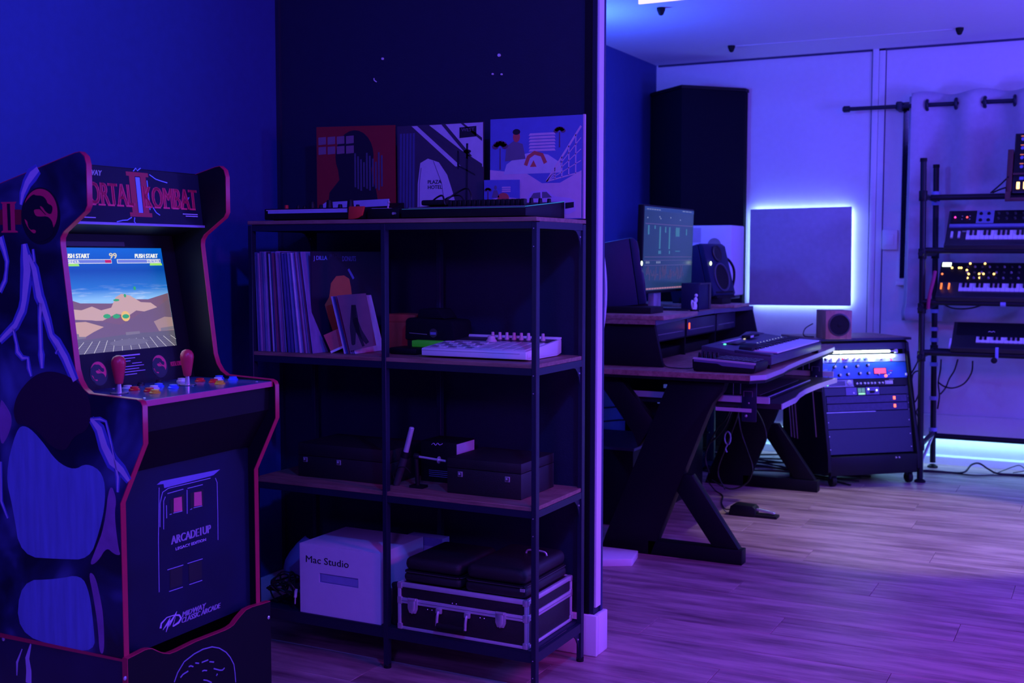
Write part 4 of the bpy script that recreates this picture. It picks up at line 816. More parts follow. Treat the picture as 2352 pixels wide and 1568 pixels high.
part('badge_plate', MB().box(-.462, -.442, .1970, .1985, 1.007, 1.015), mat('badge_blue', (0.18, 0.20, 0.50), 0.5), t, world=True)
part('zip', MB().tube([(-.54, .1995, 1.010), (-.50, .1990, 1.008), (-.475, .1990, 1.007)], .0012, 5), M_grey, t, world=True)
solo('green_case', MB().box(-.507, -.411, .160, .196, .9705, .990), mat('glowing_green_plastic', (0.05, 0.55, 0.03), 0.4, emit=(0.02, 0.35, 0.0), es=0.12), 'small bright green case lying in front of the camera case', 'case', bevel=.002)  # faint glow put into the green plastic, the case is no lamp
solo('black_adapter', MB().box(-.56, -.46, .11, .196, .950, .970), M_black, 'flat black adapter under the green case', 'adapter', bevel=.006)
# white sampler
t = thing('sampler', 'off-white groove box with a row of pinkish knobs on the second shelf', 'sampler', (-.24, .18, .949))
X0s, X1s, Y0s, Y1s = -.411, -.062, .060, .305
part('body', MB().prism([(Y0s, .955), (Y0s+.03, .951), (Y1s-.03, .951), (Y1s, .957), (Y1s, .9995), (Y0s, .9775)], X0s, X1s, 'x'), M_wht, t, bevel=.003, world=True)
part('seam', MB().box(X0s-.0003, X1s-.02, Y0s-.0006, Y0s+.0005, .9705, .9715), M_grey, t, world=True)
def zt(y): return .9775+(y-Y0s)/(Y1s-Y0s)*.022
part('back_lip', MB().prism([(Y1s-.012, zt(Y1s-.012)), (Y1s, zt(Y1s)), (Y1s, zt(Y1s)+.006), (Y1s-.008, zt(Y1s)+.006)], X0s+.004, X1s, 'x'), M_wht, t, world=True, bevel=.001)
part('side_plate', MB().prism([(Y0s+.01, .957), (Y1s-.01, .957), (Y1s-.01, zt(Y1s)-.004), (Y0s+.01, zt(Y0s)-.004)], X1s-.001, X1s+.0012, 'x'), M_wht, t, world=True, bevel=.001)
part('face_recess', MB().prism([(Y0s+.16, zt(Y0s+.16)-.001), (Y1s-.015, zt(Y1s-.015)-.001), (Y1s-.015, zt(Y1s-.015)+.0006), (Y0s+.16, zt(Y0s+.16)+.0006)], X0s+.01, X1s-.008, 'x'), M_dark, t, world=True)
for i in range(4):
    for j in range(3):
        x = X1s-.160+i*.038; y = Y0s+.018+j*.046
        part('pad', MB().prism([(y, zt(y)), (y+.041, zt(y+.041)), (y+.041, zt(y+.041)+.003), (y, zt(y)+.003)], x, x+.034, 'x'), M_lgrey, t, world=True, bevel=.001, seg=1)
for i in range(5):
    for j in range(4):
        x = X0s+.020+i*.030; y = Y0s+.020+j*.030
        part('button', MB().prism([(y, zt(y)), (y+.016, zt(y+.016)), (y+.016, zt(y+.016)+.003), (y, zt(y)+.003)], x, x+.022, 'x'), M_lgrey if (i+j) % 2 else M_grey, t, world=True)
def rknob(x, y, r, h, m):
    mb = MB().lathe((x, y, zt(y)), (0, 0, 1), [(r*1.35, 0), (r*1.25, h*.2), (r*.95, h*.45), (r*.85, h*.95), (r*.7, h)], 18); part('knob', mb, m, t, world=True, smooth=50)
M_kp = mat('pinkish_knob', (0.78, 0.50, 0.56), 0.4)  # knobs given a pinkish base colour
rknob(X0s+.155, .215, .013, .018, M_kp)
for i in range(8): rknob(X0s+.135+i*.0245, .262, .0055, .022, M_kp)
# ================================================================ THIRD SHELF
def latch(t, x, y, z, s=.016):
    o = part('latch', MB().box(x-s/2, x+s/2, y-.003, y, z-s/2, z+s/2), M_chrome, t, bevel=.001, world=True)
    part('latch_plate', MB().box(x-s*.32, x+s*.32, y-.0045, y-.003, z-s*.32, z+s*.34), M_dark, o, world=True)
    part('latch_tongue', MB().box(x-s*.22, x+s*.12, y-.006, y-.0045, z-s*.1, z+s*.3), M_metal, o, world=True)
M_case = mat('black_leatherette', (0.014, 0.011, 0.014), 0.5, bump=.5, bscale=700)
t = thing('latched_case', 'black rectangular case with two square latches at the right end of the third shelf', 'case', (-.2, .2, .544))
part('body', MB().box(-.332, -.084, .075, .30, .5445, .620), M_case, t, bevel=.002, world=True)
part('lid', MB().box(-.332, -.084, .075, .30, .621, .650), M_case, t, bevel=.002, world=True)
for x in (-.286, -.128): latch(t, x, .075, .604 if x < -.2 else .602)
t = thing('latched_case', 'black rectangular case with latches left of the centre post on the third shelf', 'case', (-.7, .2, .544))
part('body', MB().box(-.895, -.545, .09, .31, .5445, .612), M_case, t, bevel=.002, world=True)
part('lid', MB().box(-.895, -.545, .09, .31, .613, .652), M_case, t, bevel=.002, world=True)
for x in (-.865, -.735): latch(t, x, .09, .600)
t = thing('white_sided_box', 'black box with a pale end and small script logo behind the latched case', 'box', (-.40, .3, .544))
part('body', MB().box(-.50, -.372, .20, .318, .5445, .672), M_black, t, bevel=.001, world=True)
part('end_label', MB().prism([(.203, .60), (.315, .60), (.315, .668), (.203, .668)], -.3722, -.3710, 'x'), mat('pale_card', (0.62, 0.60, 0.74), 0.6), t, world=True)
part('logo_mark', MB().tube([(-.46, .1990, .662), (-.452, .1985, .667), (-.445, .1985, .661), (-.438, .1985, .668), (-.430, .1985, .663), (-.42, .1985, .668)], .0012, 5), P_lil, t, world=True)
for i in range(4): part('line_print', MB().box(-.47, -.392-.006*(i == 1), .1992, .2001, .580-.006*i, .5815-.006*i), mat('print_slate_line', (0.16, 0.18, 0.36), 0.5), t, world=True)
t = thing('microphone', 'black stick microphone with a blue lit metal barrel standing in its holder', 'microphone', (-.51, .10, .544))
part('barrel', MB().cyl((-.493, .10, .650), (-.471, .10, .726), .0085, .0080, n=16).cyl((-.471, .10, .726), (-.4705, .10, .729), .0080, .006, n=16), M_metal, t, world=True, smooth=50)
part('collar', MB().cyl((-.497, .10, .634), (-.492, .10, .652), .0135, .0125, n=16), M_plastic, t, world=True, smooth=50)
part('grip', MB().cyl((-.528, .10, .546), (-.497, .10, .636), .0105, .0125, n=16), M_dark, t, world=True, smooth=50)
part('cable', MB().tube([(-.528, .095, .556), (-.53, .085, .585), (-.505, .08, .605), (-.48, .08, .606), (-.47, .09, .59)], .0016, 5), M_cable, t, world=True, smooth=60)
t = thing('microphone_clip', 'black microphone clip with a short horizontal rod beside the microphone', 'clip', (-.42, .10, .544))
part('rod', MB().cyl((-.447, .10, .640), (-.352, .10, .634), .0035, n=12), M_metal, t, world=True, smooth=50)
part('knob', MB().lathe((-.456, .10, .6405), (1, 0, 0), [(.003, -.006), (.010, -.004), (.010, .006), (.006, .012)], 14), M_plastic, t, world=True, smooth=50)
part('washer', MB().cyl((-.376, .10, .6355), (-.374, .10, .6355), .011, n=16), M_chrome, t, world=True)
part('stem', MB().cyl((-.45, .10, .546), (-.456, .10, .636), .007, n=12).box(-.472, -.425, .085, .118, .5445, .552), M_plastic, t, world=True)
# ================================================================ BOTTOM TRAY
zb = .1285
t = thing('computer_box', 'white computer carton reading Mac Studio left of the centre post on the bottom tray', 'box', (-.68, .14, zb))
# label stays free of product names
t['label'] = 'large white computer carton with a cut-out handle on the bottom tray'
bx0, bx1 = -.832, -.530
M_card = mat('white_carton', (0.74, 0.72, 0.80), 0.6, var=.05)
hb = MB()
hx0, hx1, hz0, hz1 = [(-0.7578,0.2555)][0][0], [(-0.6108,0.2194)][0][0], .232, .262
for a, b, c, d in ((bx0, hx0, zb, .349), (hx1, bx1, zb, .349), (hx0, hx1, zb, hz0), (hx0, hx1, hz1, .349)): hb.box(a, b, .010, .016, c, d)
part('front_face', hb, M_card, t, world=True)
part('body', MB().box(bx0, bx1, .0165, .262, zb+.0005, .349), M_card, t, world=True, bevel=.001)
part('handle_recess', MB().box(hx0-.001, hx1+.001, .0135, .0168, hz0-.001, hz1+.001), mat('handle_slate', (0.22, 0.26, 0.50), 0.4), t, world=True)
part('handle_tape', MB().prism([(hx0+.008, hz0+.004), (hx1-.002, hz0+.003), (hx1-.002, hz1-.004), (hx0+.008, hz1-.003)], .0115, .0132, 'y'), mat('clear_handle', (0.30, 0.34, 0.60), 0.25), t, world=True)
tl = [(-0.8076,0.291),(-0.6454,0.301),(-0.8072,0.3175)]
text('carton_lettering', t, 'Mac Studio', (tl[0][0], .0099, tl[0][1]), (1, 0, 0), (0, 0, 1), tl[1][0]-tl[0][0], .0215, mat('print_carton_black', (0.02, 0.02, 0.03), 0.5), fat=0.0, world=True)
t = thing('grey_carton', 'grey blue carton standing behind the white computer carton', 'box', (-.50, .29, zb))
part('body', MB().box(-.60, -.465, .272, .318, zb, .345), mat('grey_blue_card', (0.34, 0.36, 0.55), 0.6), t, world=True, bevel=.001)
part('flap', MB().prism([(-.60, .318), (-.465, .318), (-.465, .345), (-.60, .345)], .2705, .2718, 'y'), mat('slate_card', (0.16, 0.18, 0.40), 0.6), t, world=True)
# aluminium edged flight case
t = thing('flight_case', 'black flight case with silver edges, two latches and a handle on the bottom tray', 'case', (-.24, .16, zb))
cx0, cx1, cy0, cy1, cz0, cz1 = -.466, -.028, .006, .318, .1290, .272
zm = .218
part('lower_shell', MB().box(cx0+.004, cx1-.004, cy0+.003, cy1-.003, cz0+.003, zm-.001), M_case, t, world=True, bevel=.002)
part('lid_shell', MB().box(cx0+.004, cx1-.004, cy0+.003, cy1-.003, zm+.001, cz1-.003), M_case, t, world=True, bevel=.002)
e = .012
def rail(*a, r=.0025): part('edge_rail', MB().box(*a), M_metal, t, world=True, bevel=r)
for z0, z1 in ((cz0, cz0+e*.8), (cz1-e*1.15, cz1)):
    rail(cx0+.012, cx1-.012, cy0, cy0+e, z0, z1); rail(cx0+.012, cx1-.012, cy1-e, cy1, z0, z1)
    rail(cx1-e, cx1, cy0+.012, cy1-.012, z0, z1); rail(cx0, cx0+e, cy0+.012, cy1-.012, z0, z1)
for xx in (cx0, cx1-e):
    rail(xx, xx+e, cy0, cy0+e, cz0+.012, cz1-.014); rail(xx, xx+e, cy1-e, cy1, cz0+.012, cz1-.014)
rail(cx0+.012, cx1-.012, cy0-.0006, cy0+.006, zm-.0085, zm+.0085, r=.001); rail(cx1-.006, cx1+.0006, cy0+.012, cy1-.012, zm-.0085, zm+.0085, r=.001)
part('rail_groove', MB().box(cx0+.012, cx1-.012, cy0-.0010, cy0, zm-.001, zm).box(cx1, cx1+.001, cy0+.012, cy1-.012, zm-.001, zm), M_dark, t, world=True)
for x_ in (cx0, cx1):
    for z_ in (cz0, cz1, zm):
        sgx = 1 if x_ == cx0 else -1
        zl, zh = (z_-.0005, z_+.019) if z_ == cz0 else ((z_-.019, z_+.0005) if z_ == cz1 else (z_-.012, z_+.012))
        part('corner_guard', MB().box(min(x_-sgx*.001, x_+sgx*.017), max(x_-sgx*.001, x_+sgx*.017), cy0-.0016, cy0+.016, zl, zh), M_chrome, t, world=True, bevel=.0035)
        part('corner_guard', MB().box(min(x_-sgx*.001, x_+sgx*.017), max(x_-sgx*.001, x_+sgx*.017), cy1-.016, cy1+.001, zl, zh), M_chrome, t, world=True, bevel=.0035)
for lx in (-.410, -.113):
    o = part('draw_latch', MB().prism([(lx-.017, zm+.012), (lx+.017, zm+.012), (lx+.017, zm-.020), (lx+.011, zm-.034), (lx-.011, zm-.034), (lx-.017, zm-.020)], cy0-.006, cy0-.0008, 'y'), M_chrome, t, world=True, bevel=.0015)
    part('latch_lever', MB().prism([(lx-.009, zm+.006), (lx+.009, zm+.006), (lx+.008, zm-.024), (lx, zm-.036), (lx-.008, zm-.024)], cy0-.010, cy0-.006, 'y'), M_chrome, o, world=True, bevel=.002)
    part('latch_hinge', MB().cyl((lx-.012, cy0-.008, zm+.009), (lx+.012, cy0-.008, zm+.009), .004, n=12), M_chrome, o, world=True, smooth=40)
hxa, hxb = -.318, -.222
for hx in (hxa, hxb):
    part('handle_bracket', MB().box(hx-.010, hx+.010, cy0-.010, cy0-.0008, zm-.022, zm-.006), M_chrome, t, world=True, bevel=.003)
    part('handle_arm', MB().tube([(hx, cy0-.010, zm-.014), (hx+(.004 if hx == hxb else -.004)*0, cy0-.016, zm-.030), (hx, cy0-.019, zm-.055)], .0045, 8), M_chrome, t, world=True, smooth=60)
part('handle_grip', MB().cyl((hxa+.002, cy0-.019, zm-.054), (hxb-.002, cy0-.019, zm-.054), .0095, n=16), M_rubber, t, world=True, smooth=40)
for hx in (-.36, -.345, -.275, -.262, -.182, -.168): part('rivet', MB().sphere((hx, cy0-.0005, (zm-.016) if hx < -.3 or hx > -.2 else zm+.014), .0022, 8), M_chrome, t, world=True)
# soft zip cases on the flight case
def softcase(lb, x0, x1, y0, y1, z0, z1):
    t = thing('zip_case', lb, 'case', ((x0+x1)/2, (y0+y1)/2, z0))
    zc = z0+(z1-z0)*.42
    part('lower_shell', MB().box(x0, x1, y0, y1, z0, zc-.002), M_case, t, bevel=.014, world=True, seg=4)
    part('upper_shell', MB().box(x0+.002, x1-.002, y0+.002, y1-.002, zc+.002, z1), M_case, t, bevel=.020, world=True, seg=5)
    zp = [(x0+.014, y0-.0005), (x1-.014, y0-.0005), (x1+.0005, y0+.014), (x1+.0005, y1-.014), (x1-.014, y1), (x0+.014, y1), (x0, y1-.014), (x0, y0+.014), (x0+.014, y0-.0005)]
    part('zip_band', MB().box(x0+.006, x1-.006, y0+.004, y1-.004, zc-.003, zc+.003), M_rubber, t, world=True)
    part('zip', MB().tube([(a, b, zc) for a, b in zp], .0013, 6, smooth=False), M_dark, t, world=True)
    return t
softcase('small black zip case lying left on the silver edged flight case', -.452, -.252, .015, .26, .2728, .348)
zc = softcase('larger black zip case lying right on the silver edged flight case', -.236, -.038, .008, .30, .2728, .356)
part('zip_pull', MB().box(-.052, -.038, .004, .0075, .296, .305), M_chrome, zc, world=True)
part('handle', MB().tube([(-.13, .20, .354), (-.12, .20, .366), (-.07, .20, .366), (-.06, .20, .354)], .003, 6), M_metal, zc, world=True)
solo('cable_reel', MB().lathe((-.492, .05, zb+.001), (0, 0, 1), [(.020, 0), (.022, .004), (.017, .02), (.016, .10), (.020, .12), (.018, .125)], 14), M_rubber, 'slim black rolled tube between the white carton and the flight case', 'tube', smooth=50)
# cloth bag and cables at the left end
bag = MB(); n = 16; prof = []
for j in range(9):
    for i in range(n):
        a = 2*math.pi*i/n; u = j/8
        r = math.sin(math.pi*(.12+.80*u))**.7*(1+.12*math.sin(3*a+u*4))
        bag.v.append((-.925+.078*r*math.cos(a)+.02*u, .19+.10*r*math.sin(a), .1295+.185*u*(1+.08*math.sin(2*a))))
for j in range(8):
    for i in range(n): bag.f.append((j*n+i, j*n+(i+1) % n, (j+1)*n+(i+1) % n, (j+1)*n+i))
bag.f += [tuple(range(n-1, -1, -1)), tuple(range(8*n, 9*n))]
solo('cloth_bag', bag, mat('slate_blue_cloth', (0.16, 0.18, 0.36), .9, bump=.5, bscale=300), 'slumped slate blue cloth bag at the left end of the bottom tray', 'bag', smooth=80)
rc = random.Random(11)
for k in range(5):
    pts = []
    x, y = -.975+.03*k, .03
    for j in range(11):
        a = j*1.25+k
        pts.append((-.915+.058*math.cos(a)*(1-.03*j)+rc.uniform(-.01, .01), .045+.022*math.sin(a*1.3)+rc.uniform(-.006, .006), .134+.018*(j % 4)+.012*k+rc.uniform(0, .012)))
    solo('black_cable', MB().tube(pts, .0028, 6), M_cable, 'tangled black cable lying in the heap left of the white carton', 'cable', 'tangled cables on the bottom tray', smooth=60)
solo('cable_plug', MB().cyl((-.855, .02, .196), (-.853, .012, .170), .006, .005, n=10).cyl((-.853, .012, .170), (-.8525, .010, .150), .0022, n=8), M_metal, 'small metal jack plug hanging from the cable heap', 'plug', smooth=40)
solo('dongle_cable', MB().tube([(-.90, .03, .20), (-.88, .015, .215), (-.862, .012, .205), (-.855, .018, .19)], .0035, 6), M_cable, 'short black cable arching down to the metal jack plug', 'cable', smooth=60)
# ================================================================ STUDIO DESK
DK = thing('studio_desk', 'large black and oak studio desk on Z shaped supports with a raised hutch', 'desk', (-.5, 2.5, 0))
def desk_support(y0, y1, dx, near):
    sp = part('support_panel', MB().prism([(-.191+dx, .756), (.045+dx, .756), (.030+dx, .705), (-.010+dx, .655), (-.035+dx, .600), (-.269+dx, 0.0), (-.497+dx, 0.0), (-.477+dx, .062)], y0, y1, 'y'), M_black, DK, bevel=.003, world=True)
    part('back_strut', MB().prism([(-.545+dx, .756), (-.437+dx, .756), (-.262+dx, .560), (-.335+dx, .450), (-.356+dx, .505)], y0+.008, y1-.008, 'y'), M_black, DK, bevel=.003, world=True)
    part('front_strut', MB().prism([(-.178+dx, .300), (-.137+dx, .352), (-.097+dx, .352), (.106+dx, .062), (-.006+dx, .062)], y0+.008, y1-.008, 'y'), M_black, DK, bevel=.003, world=True)
    part('foot_bar', MB().box(-.285+dx, .120+dx, y0, y1, 0, .062), M_black, DK, bevel=.003, world=True)
desk_support(1.665, 1.725, 0, True)
desk_support(3.30, 3.36, -.062, False)
DT = [(-1.20, 1.622), (.154, 1.622), (.200, 1.690), (.192, 1.994), (.176, 2.142), (.160, 2.45), (.150, 2.80), (.143, 3.05), (.132, 3.30), (.105, 3.39), (.04, 3.44), (-1.20, 3.44)]
dt = part('desk_top', MB().prism(DT, .758, .7790, 'z'), M_deskwood, DK, world=True)
part('black_under_layer', MB().prism([(a-.002 if a > 0 else a, b) for a, b in DT], .746, .7578, 'z'), M_black, dt, world=True)
part('top_rim', MB().prism(ribbon(DT[1:-1], .002), .760, .7785, 'z'), mat('pale_edge', (0.42, 0.40, 0.46), .35), dt, world=True)  # thin rim, paler than the board
# hutch
for y0 in (1.785, 3.30):
    part('hutch_side', MB().prism([(-1.15, .7792), (-.268, .7792), (-.309, .9615), (-1.15, .9615)], y0, y0+.022, 'y'), M_black, DK, bevel=.002, world=True)
HT = [(-1.17, 1.752), (-.290, 1.752), (-.325, 2.14), (-.372, 2.52), (-.382, 2.85), (-.352, 3.12), (-.318, 3.35), (-1.17, 3.35)]
ht = part('hutch_top', MB().prism(HT, .9617, .9800, 'z'), M_deskwood, DK, world=True)
part('hutch_rim', MB().prism(ribbon(HT[1:-1], .002), .9600, .9805, 'z'), mat('dark_blue_edge', (0.10, 0.10, 0.16), .4), ht, world=True)
part('hutch_divider', MB().box(-1.1, -.40, 2.455, 2.470, .7792, .9615), M_black, DK, world=True)
part('hutch_divider', MB().box(-1.1, -.40, 2.935, 2.950, .7792, .9615), M_black, DK, world=True)
part('hutch_shelf', MB().box(-1.1, -.40, 1.81, 3.29, .862, .868), M_black, DK, world=True)
# keyboard tray
KT = [(-.50, 1.77), (.245, 1.77), (.240, 2.028), (.215, 2.20), (.203, 2.36), (.205, 2.588), (.216, 2.80), (.226, 2.92), (-.50, 2.92)]
kt = part('keyboard_tray', MB().prism(KT, .632, .6545, 'z'), mat('tray_black', (0.03, 0.03, 0.035), .3), DK, world=True)
part('tray_rim', MB().prism(ribbon(KT[1:-1], .002), .632, .6548, 'z'), mat('pale_edge', (0.42, 0.40, 0.46), .35), kt, world=True)
for y0 in (1.74, 2.95):
    br = part('tray_bracket', MB().box(.088, .150, y0, y0+.006, .578, .748), M_steel, DK, bevel=.003, world=True)
    part('bolt', MB().lathe((.108, y0, .602), (0, -1, 0), [(.006, 0), (.005, .003), (.002, .004)], 10).lathe((.118, y0, .655), (0, -1, 0), [(.004, 0), (.003, .002), (.001, .003)], 10), M_chrome, br, world=True)
    part('slide_rail', MB().box(-.45, .20, y0+.006, y0+.018, .655, .680).box(-.02, .13, y0-.003, y0, .617, .632), M_metal, br, world=True)
    part('bracket_frame', MB().box(.096, .134, y0-.002, y0, .702, .704).box(.096, .098, y0-.002, y0, .68, .704).box(.132, .134, y0-.002, y0, .68, .704).box(.052, .054, y0-.002, y0, .685, .755).box(.082, .084, y0-.002, y0, .69, .755), mat('edge_violet_metal', (0.4, 0.4, 0.5), .3, .6), br, world=True)
for y0 in (1.95,): part('cable_tray', MB().box(-.28, -.10, y0, y0+.9, .60, .605).box(-.28, -.275, y0, y0+.9, .605, .66), M_steel, DK, world=True)
# rack gear inside the hutch
M_gear = mat('dark_blue_gear_face', (0.035, 0.04, 0.07), .4)
for lb, y0, y1, z0, z1, nm in (('dark rack unit with plain face, nearest of three under the hutch', 1.83, 2.445, .8685, .950, 'rack_unit'), ('dark rack unit with a glowing orange switch, middle of three under the hutch', 2.475, 2.93, .8685, .952, 'rack_unit'), ('dark blue rack unit at the far end under the hutch', 2.955, 3.285, .8685, .954, 'rack_unit')):
    t = thing(nm, lb, 'audio gear', (-.6, (y0+y1)/2, z0))
    part('chassis', MB().box(-.78, -.402, y0+.004, y1-.004, z0, z1-.002), M_black, t, world=True)
    part('face_plate', MB().box(-.402, -.396, y0+.002, y1-.002, z0, z1-.002), M_gear, t, bevel=.001, world=True)
    part('groove', MB().box(-.3962, -.3955, y0+.03, y1-.03, z0+.026, z0+.029), M_grey, t, world=True)
    if 'orange' in lb: part('power_switch', MB().box(-.396, -.393, 2.50, 2.516, .900, .930), mat('orange_glow', (.3, .02, .01), .4, emit=(1.0, .10, .03), es=2.0), t, bevel=.002, world=True)
t = thing('patch_box', 'low black box with a small pale dot on the desk under the rack units', 'audio gear', (-.55, 2.3, .78))
part('body', MB().box(-.78, -.42, 1.90, 2.9, .7792, .825), M_black, t, bevel=.003, world=True)
part('led', MB().cyl((-.42, 2.47, .835-.02), (-.417, 2.47, .815), .004, n=10), M_lgrey, t, world=True)
# wooden slabs under the speakers
solo('wooden_slab', MB().box(-1.10, -.258, 1.76, 2.22, .9806, 1.0000), M_deskwood, 'dark wooden slab under the near studio monitor on the hutch', 'slab', bevel=.002)
solo('wooden_slab', MB().box(-.98, -.335, 3.06, 3.345, .9806, .9960), M_deskwood, 'dark wooden slab under the far studio monitor on the hutch', 'slab', bevel=.002)
# studio monitors (local: front face at +x)
M_spk = mat('speaker_black', (0.012, 0.018, 0.06), .5, spec=.3)
def monitor_speaker(lb, loc, rz, tilt, wd=.21, ht=.285, dp=.26, lit=(0.9, 1.0, 0.6)):
    t = thing('studio_monitor', lb, 'speaker', loc, math.radians(rz))
    R = Matrix.Translation((0, 0, .012)) @ Matrix.Rotation(math.radians(-tilt), 4, 'Y')
    part('cabinet', MB().prism([(-dp, .012), (-.04, 0), (-.04, ht), (-dp, ht*.965)], 0, wd, 'y', R), M_spk, t, bevel=.005)
    part('baffle', MB().prism([(-.0385, 0), (-.006, 0), (0, .01), (-.006, ht-.02), (-.022, ht-.002), (-.0385, ht)], 0.001, wd-.001, 'y', R), M_spk, t, bevel=.005)
    def drv(nm, z, r, prof, m=M_spk):
        c = R @ Vector((0.001, wd/2, z)); d = R.to_3x3() @ Vector((1, 0, 0))
        return part(nm, MB().lathe(c, d, prof, 28), m, t, smooth=50)
    w_ = drv('woofer_ring', ht*.34, .07, [(.078, -.004), (.078, .004), (.070, .006), (.066, .001), (.066, -.004)], mat('speaker_ring_blue', (0.06, 0.06, 0.10), .35))
    c = R @ Vector((0.001, wd/2, ht*.34)); d = R.to_3x3() @ Vector((1, 0, 0))
    part('woofer_cone', MB().lathe(c, d, [(.066, .002), (.058, .0035), (.054, .001), (.022, -.016), (.020, -.010), (.001, -.004)][::1], 28), M_rubber, w_, smooth=50)
    drv('tweeter_waveguide', ht*.79, .04, [(.046, .0005), (.044, .003), (.030, .0005), (.014, -.003), (.001, .001)], mat('waveguide', (0.012, 0.012, 0.015), .3))
    q = R @ Vector((.003, .024, ht*.60))
    part('logo_light', MB().sphere(q, .0085, 10, (0.5, 1, 1.3)), emis('logo_glow', (0.75, 0.95, 0.55), 3.5), t)
    part('bass_port', MB().box(-.004, .0015, .025, wd-.025, .012, .022, R), M_rubber, t)
    s = part('wedge_stand', MB().prism([(-.24, -.001), (.005, -.001), (.005, .008), (-.02, .020), (-.03, .012), (-.24, .006)], .02, wd-.02, 'y'), M_rubber, t)
    return t
monitor_speaker('black studio monitor tilted back on the near end of the hutch, side on', (-.421, 2.0, 1.028), 27, 8.5, wd=.21, ht=.300, dp=.30)
o = monitor_speaker('black studio monitor with glowing badge at the far end of the hutch', (-.452, 3.085, 1.030), -12, 13.5, wd=.235, ht=.290)
for lb, x0, y0 in (('small black speaker foot block under the near studio monitor', -.60, 1.86), ('small black speaker foot block under the far studio monitor', -.66, 3.10)):
    zb_ = 1.0002 if y0 < 2 else .9962
    solo('foot_block', MB().box(x0, x0+.24, y0+.02, y0+.18, zb_, 1.0285), M_rubber, lb, 'block', bevel=.002)
# big white monitor behind
t = thing('white_studio_monitor', 'large white studio monitor standing behind the far black one', 'speaker', (-.72, 3.85, 0))
M_ws = mat('white_speaker', (0.74, 0.72, 0.80), .45, var=.04)
part('cabinet', MB().box(-.845, -.552, 3.72, 3.98, 1.02, 1.428), M_ws, t, bevel=.008, world=True)
part('woofer_ring', MB().lathe((-.700, 3.7195, 1.145), (0, -1, 0), [(.105, 0), (.105, .006), (.092, .007), (.090, .001)], 28), M_ws, t, world=True, smooth=50)
part('woofer_cone', MB().lathe((-.700, 3.7195, 1.145), (0, -1, 0), [(.090, .003), (.080, .004), (.030, .0015), (.001, .003)], 28), M_grey, t, world=True, smooth=50)
part('tweeter', MB().lathe((-.655, 3.7195, 1.315), (0, -1, 0), [(.040, 0), (.038, .003), (.015, .001), (.001, .003)], 24), M_grey, t, world=True, smooth=50)
part('corner_patch', MB().box(-.84, -.735, 3.7185, 3.7205, 1.33, 1.415), mat('speaker_grey_patch', (0.5, 0.48, 0.55), .5), t, world=True)
part('stand_pole', MB().cyl((-.70, 3.85, .03), (-.70, 3.85, 1.0), .025, n=14), M_steel, t, world=True)
part('stand_plate', MB().box(-.83, -.57, 3.73, 3.97, 1.0, 1.0195), M_steel, t, world=True, bevel=.003)
part('stand_base', MB().box(-.88, -.52, 3.68, 4.02, 0, .03), M_steel, t, world=True, bevel=.004)
# computer monitor
t = thing('computer_monitor', 'wide computer monitor showing dim teal music software on the hutch', 'monitor', (-.60, 2.62, .98))
my0, my1, mz0, mz1 = 2.262, 2.995, 1.072, 1.492
MM = Matrix.Translation((-.55, 0, mz0)) @ Matrix.Rotation(math.radians(1.5), 4, 'Y') @ Matrix.Translation((0, 0, -mz0))
part('housing', MB().box(-.030, 0, my0, my1, mz0, mz1, MM), M_plastic, t, bevel=.004, world=True)
def mon_mat():
    m = bpy.data.materials.new('music_software_glow'); m.use_nodes = True; nt = m.node_tree; N = nt.nodes; L = nt.links
    b = N['Principled BSDF']; b.inputs['Base Color'].default_value = (0.02, 0.02, 0.03, 1); b.inputs['Roughness'].default_value = .2
    b.inputs['Emission Color'].default_value = (0.010, 0.032, 0.085, 1); b.inputs['Emission Strength'].default_value = 1.0
    return m
sm = part('screen', MB().box(-.001, .0012, my0+.008, my1-.008, mz0+.014, mz1-.008, MM), mon_mat(), t, world=True)
MO = MM @ Vector((.0013, my0+.008, mz0+.014)); MUd = Vector((0, 1, 0)); MVd = MM.to_3x3() @ Vector((0, 0, 1))
mw_, mh_ = my1-my0-.016, mz1-mz0-.022
def mrect(name, rs, m, d1=.0008):
    mb = MB()
    for a, b, c, d in rs: flat(mb, [(a*mw_, c*mh_), (b*mw_, c*mh_), (b*mw_, d*mh_), (a*mw_, d*mh_)], MO, MUd, MVd, d1=d1)
    return part(name, mb, m, sm, world=True, kind='stuff' if len(rs) > 6 else None)
rm = random.Random(5)
mrect('header_band', [(0, 1, .955, 1.0)], emis('ui_blue', (.012, .04, .18), 1))
mrect('divider_line', [(.02, .98, .795, .802), (.02, .98, .40, .406), (.02, .98, .36, .364), (.02, .98, .30, .304)], emis('ui_violet', (.12, .08, .25), .8))
mrect('track_meter', [(.07, .095, .67, .78), (.19, .21, .74, .78), (.29, .315, .50, .77), (.40, .42, .70, .77), (.48, .505, .50, .77), (.62, .70, .66, .77), (.84, .86, .68, .76), (.28, .33, .44, .48), (.49, .51, .44, .48), (.62, .72, .47, .48)], emis('ui_teal', (.04, .16, .28), .9), .0012)
mrect('small_print', [(x, x+.03, .965, .975) for x in [.04+.045*i for i in range(6)]]+[(x, x+.05, .975, .985) for x in (.75, .82, .89)]+[(x, x+.012, .86+.02*(i % 2), .875+.02*(i % 2)) for i, x in enumerate([.05, .28, .30, .5, .7])]+[(x, x+.012, .325, .350) for x in (.05, .075, .10, .25, .28, .31)], emis('ui_pale', (.20, .24, .40), .9), .0014)
mrect('wave_trace', [(x, x+.006, .12+.10*rm.random(), .16+.14*rm.random()) for x in [.06+.02*i for i in range(38)]], emis('ui_pink', (.08, .05, .16), .8), .0012)
mrect('dock_strip', [(.02+i*.05, .06+i*.05, .012, .030) for i in range(18)], emis('ui_rose', (.40, .18, .30), .8), .0012)
